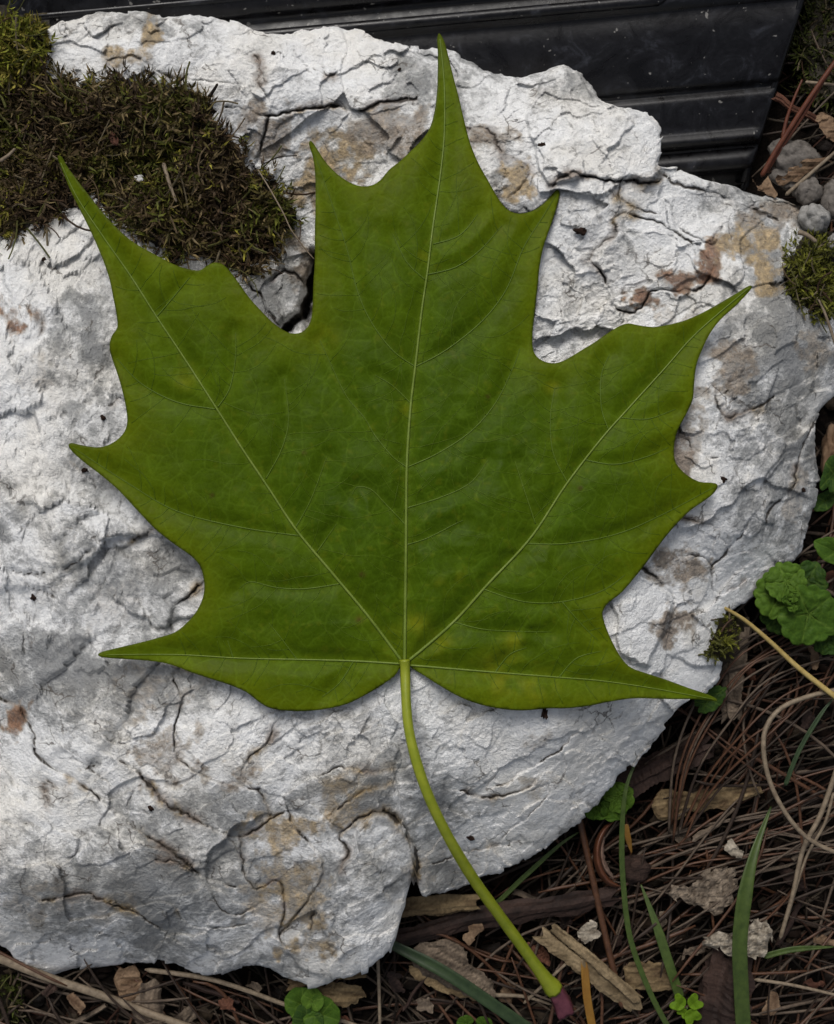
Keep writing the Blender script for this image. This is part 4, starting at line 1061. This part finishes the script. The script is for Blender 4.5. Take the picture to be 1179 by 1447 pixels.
blade("grass_leaf", [(1080,1352,-270),(1120,1342,-262),(1180,1338,-262)], 4.0, M_BLADE, "short low green grass blade at the foot of the dry stems")
blade("grass_leaf", [(884,1165,-250),(888,1185,-252),(893,1206,-262)], 4.0, M_BLADEY, "tiny yellow-tipped grass blade inside the nut shell")

# bark chips, wood, shell
chip("bark_chip", [(583,1338),(640,1328),(658,1342),(662,1362),(688,1378),(697,1392),(694,1414),(660,1408),(620,1388),(592,1372)], -280, 10, P_BARK, "grey-brown ridged bark chip under the dark grass blade", "bark chip", None, (.05, .05), 5, 21, grain=25)
chip("bark_chip", [(580,1364),(620,1384),(660,1402),(690,1418),(660,1412),(610,1396),(580,1376)], -288, 8, P_WOOD, "thin pale edge of bark below the ridged bark chip", "bark chip", None, (0, 0), 2, 22, grain=25)
chip("pale_chip", [(990,1325),(1020,1318),(1055,1310),(1062,1296),(1088,1302),(1092,1318),(1080,1345),(1058,1350),(1036,1352),(1010,1340)], -255, 12, P_LICH, "crumbly pale cream chip behind the wide grass blade", "chip", None, (.1, 0), 6, 23, 5, 2.6, fib=0)
chip("grey_chip", [(948,1262),(962,1248),(985,1246),(1000,1230),(1028,1228),(1036,1246),(1030,1285),(1002,1288),(972,1276)], -268, 14, P_GCHIP, "rough grey-brown granular chip lying among needles above the pale chip", "chip", None, (-.05, 0), 6, 24, 5, 2.6, fib=0)
chip("wood_chip", [(935,1118),(990,1120),(1040,1108),(1072,1105),(1078,1122),(1030,1140),(980,1150),(940,1158),(925,1140)], -275, 12, P_WOOD, "yellowish wood chip half buried under the needle sheaf", "wood chip", None, (0, .05), 4, 25, grain=-10)
chip("wood_chip", [(886,1362),(930,1360),(948,1372),(950,1396),(900,1400),(884,1390)], -288, 10, P_WOOD, "square tan wood chip behind the short grass blade", "wood chip", None, (0, 0), 3, 26)
stick("wood_splinter", (766,1324,-272), (896,1420,-268), 10, 12, P_SPL, "long split pale wood splinter beside the purple end of the leaf stalk", "wood splinter", .6, 27, 40, 10, .55, 3)
stick("wood_splinter", (786,1313,-264), (900,1408,-258), 7, 9, P_SPL, "narrow upper wood splinter lying along the longer splinter", "wood splinter", .6, 28, 40, 9, .6, 3)
stick("stick", (545,1284,-268), (668,1276,-262), 15, 12, P_WOOD, "short brown stick wedged under the right foot of the rock", "stick", .3, 31)
stick("stick", (548,1326,-285), (860,1262,-272), 15, 17, P_DWOOD, "long dark rotten stick lying behind the leaf stalk", "stick", .5, 32, 40)
stick("dark_bark", (872,1112,-282), (995,1052,-262), 26, 20, P_DWOOD, "thick dark rotten bark piece in the shade beside the rock", "bark", .5, 33, 40)
stick("dark_bark", (1040,895,-262), (1034,1010,-262), 18, 13, P_BARK, "upright weathered wood strip beside the rock under the leaf tip", "wood strip", .5, 34, 40)
stick("rotten_stub", (1030,1352,-290), (1010,1470,-280), 36, 40, P_DWOOD, "crumbling dark brown wood stub below the pale chip", "wood stub", .35, 35, 30, 26)
stick("wood_chunk", (415,1385,-285), (510,1372,-275), 14, 9, P_WOOD, "orange-brown wood fragment under the bottom lobe of the rock", "wood chunk", .5, 36, 24)
chip("wood_chunk", [(440,1398),(470,1390),(505,1392),(512,1412),(480,1424),(445,1418)], -285, 12, P_WOOD, "tan fibrous wood fragment beside the lobed green seedling", "wood chunk", None, (0, 0), 4, 37)
chip("bark_chip", [(195,1395),(215,1385),(228,1400),(232,1450),(200,1460),(188,1430)], -296, 10, P_BARK, "narrow upright bark chip below the rock between straw stems", "bark chip", None, (0, 0), 4, 38, grain=85)
chip("dry_leaf_piece", [(165,1370),(195,1368),(200,1400),(185,1415),(168,1405)], -300, 5, P_DRY, "small dull dry leaf piece under the lower edge of the rock", "dry leaf", None, (.1, .1), 6, 39)
chip("dry_leaf_piece", [(822,1312),(836,1302),(848,1318),(842,1328),(830,1334),(822,1326)], -268, 5, P_LICH, "tiny pale torn flake beside the thick red-brown needle", "dry leaf", None, (.2, .1), 5, 40)
chip("dry_leaf_piece", [(655,1318),(668,1306),(684,1308),(676,1322),(662,1336)], -272, 5, P_DRY, "small pinkish leaf flake beside the leaf stalk", "dry leaf", None, (.2, .1), 3, 41)
chip("dry_leaf_piece", [(1022,1196),(1034,1185),(1044,1200),(1054,1206),(1046,1212),(1030,1208)], -262, 5, P_LICH, "tiny whitish flake caught in the level needles", "dry leaf", None, (.2, .1), 4, 42)
chip("dry_leaf_piece", [(1154,165),(1168,160),(1185,180),(1195,205),(1178,200),(1164,188)], -165, 5, P_DRY, "curled tan dry leaf beside the red stalks and tray", "dry leaf", None, (.2, .3), 6, 43)
chip("dry_leaf_piece", [(1066,252),(1076,262),(1086,250),(1098,272),(1090,280),(1075,268)], -176, 4, P_DRY, "small torn brown leaf flake at the rock edge by the red stalks", "dry leaf", None, (.2, .3), 5, 44)
chip("dry_leaf_piece", [(1095,255),(1125,232),(1160,222),(1179,226),(1150,240),(1110,262)], -182, 4, P_DRY, "long tan strip of dry leaf over the pebbles by the tray", "dry leaf", None, (.1, -.2), 5, 45)
chip("bark_flake", [(194,163),(206,153),(222,146),(229,152),(220,163),(204,170)], -66, 6, P_WOOD, "small pale bark flake lying on the broad moss cushion", "bark flake", None, (.1, 0), 3, 46, 1.5, 2.2)
chip("bark_flake", [(228,150),(236,144),(240,156),(236,164),(229,160)], -68, 4, P_DRY, "tiny grey flake beside the pale bark flake on the moss", "bark flake", None, (.1, 0), 2, 47, 1, 2.0)
chip("bark_flake", [(153,188),(160,186),(168,198),(164,206),(156,200)], -70, 4, P_RUSTP, "tiny reddish brown flake sunk in the broad moss cushion", "bark flake", None, (.1, 0), 2, 48, 1, 2.0)
chip("bark_flake", [(258,186),(278,184),(288,190),(276,196),(262,194)], -68, 4, P_DWOOD, "dark brown flake lying on the moss near the rock hollow", "bark flake", None, (.1, 0), 2, 49, 1, 2.0)
chip("bark_flake", [(190,250),(200,247),(203,254),(194,257)], -70, 4, P_WHITE, "tiny white grit fleck on the broad moss cushion", "grit", None, (.1, 0), 1, 50, .5, 2)
stalk("dry_needle", [(231,230,-66),(240,260,-62),(250,286,-64)], 3.4, 2.0, M_STRAW, "short tan needle lying on the broad moss cushion", "needle")
stalk("dry_needle", [(0,228,-66),(12,220,-62),(22,210,-62)], 3.0, 2.0, M_STRAW, "grey needle stub on the left end of the broad moss", "needle")
stalk("dry_needle", [(1128,328,-96),(1140,332,-94),(1154,342,-96)], 4.0, 2.8, M_STRAW, "stubby pale needle on top of the small moss tuft", "needle")
for i, p in enumerate(([(195,122),(205,114),(219,101)], [(245,135),(252,118),(266,104)], [(178,120),(182,113),(186,124)], [(258,122),(265,132),(270,140)], [(295,138),(302,128),(308,118)])):
    stalk("black_twig", [(a, b, -64 + 6 * k) for k, (a, b) in enumerate(p)], 2.6, 1.6, M_TWIG, "tiny black twig sticking out of the moss edge against white rock", "twig", "black twigs at the moss edge", 5, 5, .3, i)

rl = np.random.default_rng(123)
for i, (x, y) in enumerate([(905,1085),(960,1180),(1120,1240),(1150,1390),(1090,1420),(930,1300),(800,1300),(760,1345),(720,1400),(600,1420),(560,1390),(320,1420),(110,1420),(360,1395),(1140,1020),(1060,950),(1165,1330),(985,1345),(870,1330),(1168,815),(1150,930),(260,1440),(70,1400),(480,1440)]):
    n = 7; an = np.arange(n) / n * 6.283; L = rl.uniform(12, 26); B = rl.uniform(5, 12); ro = rl.uniform(0, 3.14); rr = .7 + .5 * rl.random(n)
    px = L * rr * np.cos(an); py = B * rr * np.sin(an)
    po = [(x + a * math.cos(ro) - b * math.sin(ro), y + a * math.sin(ro) + b * math.cos(ro)) for a, b in zip(px, py)]
    pr_, nm = [(P_DRY, "tan torn leaf scrap"), (P_BARK, "grey bark crumb"), (P_DWOOD, "dark rotten wood crumb"), (P_RUSTP, "reddish bark scale")][i % 4]
    chip("litter_scrap", po, gz(x, y) + rl.uniform(34, 66), rl.uniform(3, 9), pr_, f"{nm} lying {near(x, y)}", "scrap", f"{nm}s {near(x, y)}", (rl.normal(0, .25), rl.normal(0, .25)), rl.uniform(2, 5), 300 + i, 3.0, 3.4, math.degrees(ro))
for i, (x, y, a, L, r0) in enumerate([(1010,1165,35,70,5),(1120,1300,60,80,4),(760,1270,-15,70,5),(880,1390,70,60,4),(1150,1180,48,90,4),(300,1400,-20,80,4),(120,1440,30,70,5),(590,1400,50,60,4),(1085,1230,15,80,3.5),(1165,880,-40,60,4)]):
    dx = L * .5 * math.cos(math.radians(a)); dy = -L * .5 * math.sin(math.radians(a)); z = gz(x, y) + 46
    stick("broken_twig", (x - dx, y - dy, z), (x + dx, y + dy, z + rl.normal(0, 6)), r0, r0 * .8, P_DWOOD if i % 2 else P_BARK, f"{'dark' if i % 2 else 'grey'} broken twig lying {near(x, y)}", "twig", .4, 400 + i, 16, 8, .9, 5, "broken twigs in the litter")
# nut shell: an open, tilted husk with a pale ragged inside
def build_shell():
    root = empty("nut_shell", W(865, 1225, -300))
    tag(root, "open reddish brown nut shell with pale ragged inside lying in the litter", "nut shell")
    def bowl(r, ph0, ph1, w, name, mat, seed, inner):
        n, m = 30, 12; a = np.linspace(ph0, ph1, n); q = np.linspace(0, 1, m)
        A, Q = np.meshgrid(a, q, indexing='ij')
        ta = np.sin(np.clip((A - ph0) / (ph1 - ph0), 0, 1) * np.pi) ** .6
        rr = r - (w * Q * ta) + (2.5 * fbm(A * 30, Q * 20, 6, 2, seed) * (Q > .9) if inner else 0)
        zz = -258 + 26 * np.sin(Q * 2.2 + .3) * ta - (16 * Q if inner else 0)
        X = 872 + .72 * rr * np.cos(A) ; Y = 1207 + rr * np.sin(A)
        V = W(X, Y, zz).reshape(-1, 3)
        i, j = np.meshgrid(np.arange(n - 1), np.arange(m - 1), indexing='ij')
        F = np.stack([i * m + j, i * m + j + 1, (i + 1) * m + j + 1, (i + 1) * m + j], -1).reshape(-1, 4)
        o = place(name, V, F, mat, root); s = o.modifiers.new("thickness", 'SOLIDIFY'); s.thickness = 3 * S; return o
    bowl(47, math.radians(80), math.radians(262), 15, "shell", M_SHELL, 1, False)
    bowl(34, math.radians(100), math.radians(225), 10, "lining", M_SHIN, 2, True)
    pebble("kernel", 898, 1228, -282, 24, 22, 16, M_DWOOD, None, None, None, 8)
    k = COL.objects[-1]
for_k = None
build_shell()
for o in list(COL.objects):
    if o.name.startswith("kernel"):
        r = [q for q in COL.objects if q.name == "nut_shell"][0]
        o.parent = r; o.location = np.array(o["_b"]) - np.array(r["_b"])

# stones
pebble("pebble", 1122, 222, -196, 36, 26, 22, M_PEB, "rounded mottled grey stone under the red stalks by the tray", "stone", None, 61, .3)
pebble("pebble", 1150, 310, -160, 24, 22, 20, M_PEBW, "pale grey pebble above the small moss tuft", "pebble", None, 62, .5)
pebble("pebble", 1142, 270, -180, 22, 24, 16, M_PEB, "flat whitish-edged grey pebble beside the rock corner", "pebble", None, 63, 1.0)
pebble("pebble", 1180, 280, -176, 20, 30, 16, M_PEB, "dark grey pebble next to the flat whitish-edged pebble", "pebble", None, 64, 0)
pebble("pebble", 1120, 252, -200, 34, 20, 14, M_PEB, "dull brown-grey stone under the tan dry leaf strip", "stone", None, 65, .2)
pebble("pebble", 1178, 345, -150, 12, 16, 12, M_PEBW, "small pale pebble touching the moss tuft", "pebble", None, 66, 0)
pebble("pebble", 1176, 635, -262, 18, 44, 16, M_DRY, "smooth brown stone lying in the shade beside the rock", "stone", None, 67, 0)

# soil crumbs lying on the rock
CR = [(820,327,8,4,"largest dark brown crumb lying on the bare rock above the leaf"),(1022,677,5,3,"dark crumb on the rock at the small leaf point"),(387,75,3,3,"dark crumb on the upper rock face above the moss"),(565,98,2.5,2,"tiny dark crumb on the upper rock near the leaf tip"),(62,367,3,2,"dark crumb on the rock below the broad moss"),(48,844,3.5,3,"lone dark crumb on the pale rock below the leaf lobe"),(214,1142,5,4,"dark crumb beside the long fracture in the rock"),(119,664,3,4,"dark crumb just under the small leaf point"),(146,590,3,3,"dark crumb on the rock above the small leaf point"),(770,1008,3.5,8,"dark chip sticking out under the leaf margin"),(665,1183,7,3,"flat dark crumb on the rock face beside the leaf stalk"),(765,205,3,4,"dark crumb on the raised rock block by the tray"),(1135,692,3,3,"dark crumb on the steep rock edge beside the ground herbs")]
for i, (x, y, a, b, lab) in enumerate(CR):
    z = float(rock_height(np.array([float(x)]), np.array([float(y)]))[0])
    if (x, y) == (770, 1008): z += 8
    pebble("soil_crumb", x, y, z + .8, a, b, min(a, b) * .6, M_CRUMB, lab, "soil crumb", "soil crumbs on the rock", 200 + i, i * .7, .9)

# ------------------------------------------------------------------ green herbs
def herb_leaf(root, c, ang, R, z, tilt=(0, 0), col=(.045, .10, .022), scal=11, notch=.35, crinkle=3.4, asp=1.0, seed=0, name="leaf", pleat=1.0):
    n, m = 90, 14
    ph = np.linspace(-np.pi, np.pi, n); q = np.linspace(0, 1, m) ** .8
    PH, Q = np.meshgrid(ph, q, indexing='ij')
    edge = (1 - notch * np.exp(-((np.abs(PH) - np.pi) / .28) ** 2)) * (1 + .13 * np.abs(np.cos(PH * scal / 2)) ** .7 - .07) * (1 + .10 * fbm(np.cos(PH) * 40, np.sin(PH) * 40, 30, 2, seed + 70))
    rr = R * Q * edge
    lx = rr * np.cos(PH) + R * .12; ly = rr * np.sin(PH) * asp
    zz = pleat * crinkle * Q * (np.abs(np.sin(PH * 2.5)) ** .6 - .5) * 1.9 + pleat * crinkle * .35 * Q ** 2 * np.cos(PH * scal) + pleat * crinkle * .35 * np.sin(Q * 16 + 5 * np.abs(np.sin(PH * 2.5))) + .12 * R * np.sin(Q * 2.6) + crinkle * .3 * ridged(lx, ly, 15, 3, seed) * Q + .18 * np.abs(ly) * (1 - pleat) * 1.5 + 4 * fbm(lx, ly, 40, 2, seed + 3)
    ca, sa = math.cos(ang), math.sin(ang)
    X = c[0] + lx * ca - ly * sa; Y = c[1] + lx * sa + ly * ca
    Z = z + zz + tilt[0] * (X - c[0]) + tilt[1] * (Y - c[1])
    vein = np.abs(np.sin(PH * 2.5))
    C = np.array(col)[None, None] * (.85 + .3 * Q[..., None]) + np.array([.045, .06, .012])[None, None] * (np.exp(-(vein * Q / .09) ** 2) * .7)[..., None]
    V = W(X, Y, Z).reshape(-1, 3)
    i, j = np.meshgrid(np.arange(n - 1), np.arange(m - 1), indexing='ij')
    F = np.stack([i * m + j, i * m + j + 1, (i + 1) * m + j + 1, (i + 1) * m + j], -1).reshape(-1, 4)
    o = place(name, V, F, M_PLEAF, root, True, C.reshape(-1, 3)); s = o.modifiers.new("thickness", 'SOLIDIFY'); s.thickness = 1.5 * S
    return o
def herb(name, base, leaves, label, cat="plant"):
    g = gz(base[0], base[1])
    root = empty(name, W(base[0], base[1], g)); tag(root, label, cat)
    for i, (x, y, a, R, z, kw) in enumerate(leaves):
        herb_leaf(root, (x, y), math.radians(a), R, z, seed=i * 7 + int(base[0]), **kw)
        p = crom([(base[0], base[1], g - 4), ((base[0] + x) / 2, (base[1] + y) / 2, (g + z) / 2 - 8), (x, y, z)], 6)
        V, F = tube(W(p[:, 0], p[:, 1], p[:, 2]), 2.4 * S, 6)
        place("stem", V, F, M_HSTEM, root)
    return root
G1 = (.052, .098, .013); G2 = (.034, .070, .009); G3 = (.020, .043, .009)
herb("ground_ivy", (1120,850), [(1138,826,-60,30,-196,dict(col=G3, tilt=(0,.15))),(1104,842,186,33,-180,dict(col=G1, tilt=(.25,0), scal=13)),(1138,866,32,42,-170,dict(col=G2, tilt=(-.15,-.1), scal=13)),(1106,862,125,30,-200,dict(col=G3, tilt=(.2,-.2))),(1112,826,-112,29,-172,dict(col=G1, tilt=(.1,.25), scal=13)),
   (1120,852,80,12,-150,dict(col=G1, scal=7, asp=.7)),(1116,848,190,10,-148,dict(col=G2, scal=7, asp=.7)),(1122,844,-50,10,-146,dict(col=G1, scal=7, asp=.7)),(1168,900,40,24,-206,dict(col=G3))],
   "rosette of scalloped crinkled green leaves growing beside the rock", "herb")
herb("ground_ivy", (1185,690), [(1176,672,-70,30,-215,dict(col=G3, asp=.5, pleat=.2, scal=5)),(1186,782,205,34,-215,dict(col=G2, asp=.5, pleat=.2, scal=5)),(1168,706,140,20,-240,dict(col=G3, asp=.6, pleat=.2, scal=5))], "shaded small green herb leaves in the dark gap right of the rock".replace(" right of", " beside"), "herb")
herb("seedling", (862,1140), [(846,1136,170,22,-245,dict(col=G2, scal=7)),(872,1128,-30,22,-238,dict(col=G1, scal=7)),(866,1140,60,18,-240,dict(col=G2, scal=7))], "small green seedling leaves tucked under the rock beside the thin blade", "seedling")
herb("seedling", (440,1432), [(430,1420,200,24,-272,dict(col=G2, scal=3, pleat=.15, notch=.5)),(452,1432,20,26,-268,dict(col=G2, scal=3, pleat=.15, notch=.5)),(436,1440,120,22,-270,dict(col=G3, scal=3, pleat=.15, notch=.5)),(442,1415,-80,16,-266,dict(col=G1, scal=3, pleat=.15, notch=.5))], "lobed dark green seedling below the bottom lobe of the rock", "seedling")
herb("seedling", (668,1450), [(660,1446,190,12,-285,dict(col=G2, scal=3, pleat=.15, notch=.5)),(682,1448,0,12,-285,dict(col=G2, scal=3, pleat=.15, notch=.5))], "tiny round-leaved seedling peeping up by the slanting dark blade", "seedling")
herb("seedling", (1010,985), [(1000,990,-35,26,-215,dict(col=G3, asp=.6, pleat=.3))], "shaded grey-green leaf hidden under the tip of the maple leaf", "seedling")
# clover with heart-shaped lime leaflets
def build_clover():
    x0, y0 = 971, 1424
    root = empty("clover", W(x0, y0 + 10, gz(x0, y0)))
    tag(root, "lime green clover with heart-shaped leaflets at the foot of short grass blade", "clover")
    for k, (a, R) in enumerate(((-150, 20), (-35, 19), (60, 20), (130, 13))):
        n, m = 40, 8; ph = np.linspace(-np.pi, np.pi, n); q = np.linspace(0, 1, m)
        PH, Q = np.meshgrid(ph, q, indexing='ij')
        e = .62 + .30 * np.abs(PH / np.pi) * 0 + .42 * np.exp(-((np.abs(PH) - .62) / .5) ** 2) - .16 * np.exp(-(PH / .2) ** 2) - .1 * np.exp(-((np.abs(PH) - np.pi) / .9) ** 2)
        lx = R * .55 + R * .72 * Q * e * np.cos(PH); ly = R * .85 * Q * e * np.sin(PH)
        zz = .25 * np.abs(ly) + 1.0 * np.sin(lx * .5)
        ca, sa = math.cos(math.radians(a)), math.sin(math.radians(a))
        X = x0 + lx * ca - ly * sa; Y = y0 + lx * sa + ly * ca
        C = np.broadcast_to(np.array([.075, .135, .008]), X.shape + (3,)) * (.85 + .25 * Q[..., None])
        i, j = np.meshgrid(np.arange(n - 1), np.arange(m - 1), indexing='ij')
        F = np.stack([i * m + j, i * m + j + 1, (i + 1) * m + j + 1, (i + 1) * m + j], -1).reshape(-1, 4)
        o = place("leaflet", W(X, Y, -240 + zz - k * 2).reshape(-1, 3), F, M_PLEAF, root, True, C.reshape(-1, 3))
        s = o.modifiers.new("thickness", 'SOLIDIFY'); s.thickness = 1.2 * S
    p = crom([(x0 + 4, y0 + 18, gz(x0, y0) - 4), (x0 + 2, y0 + 8, -280), (x0, y0, -240)], 6)
    V, F = tube(W(p[:, 0], p[:, 1], p[:, 2]), 1.8 * S, 6); place("stem", V, F, M_HSTEM, root)
build_clover()

for o in COL.objects:
    if "_b" in o: del o["_b"]
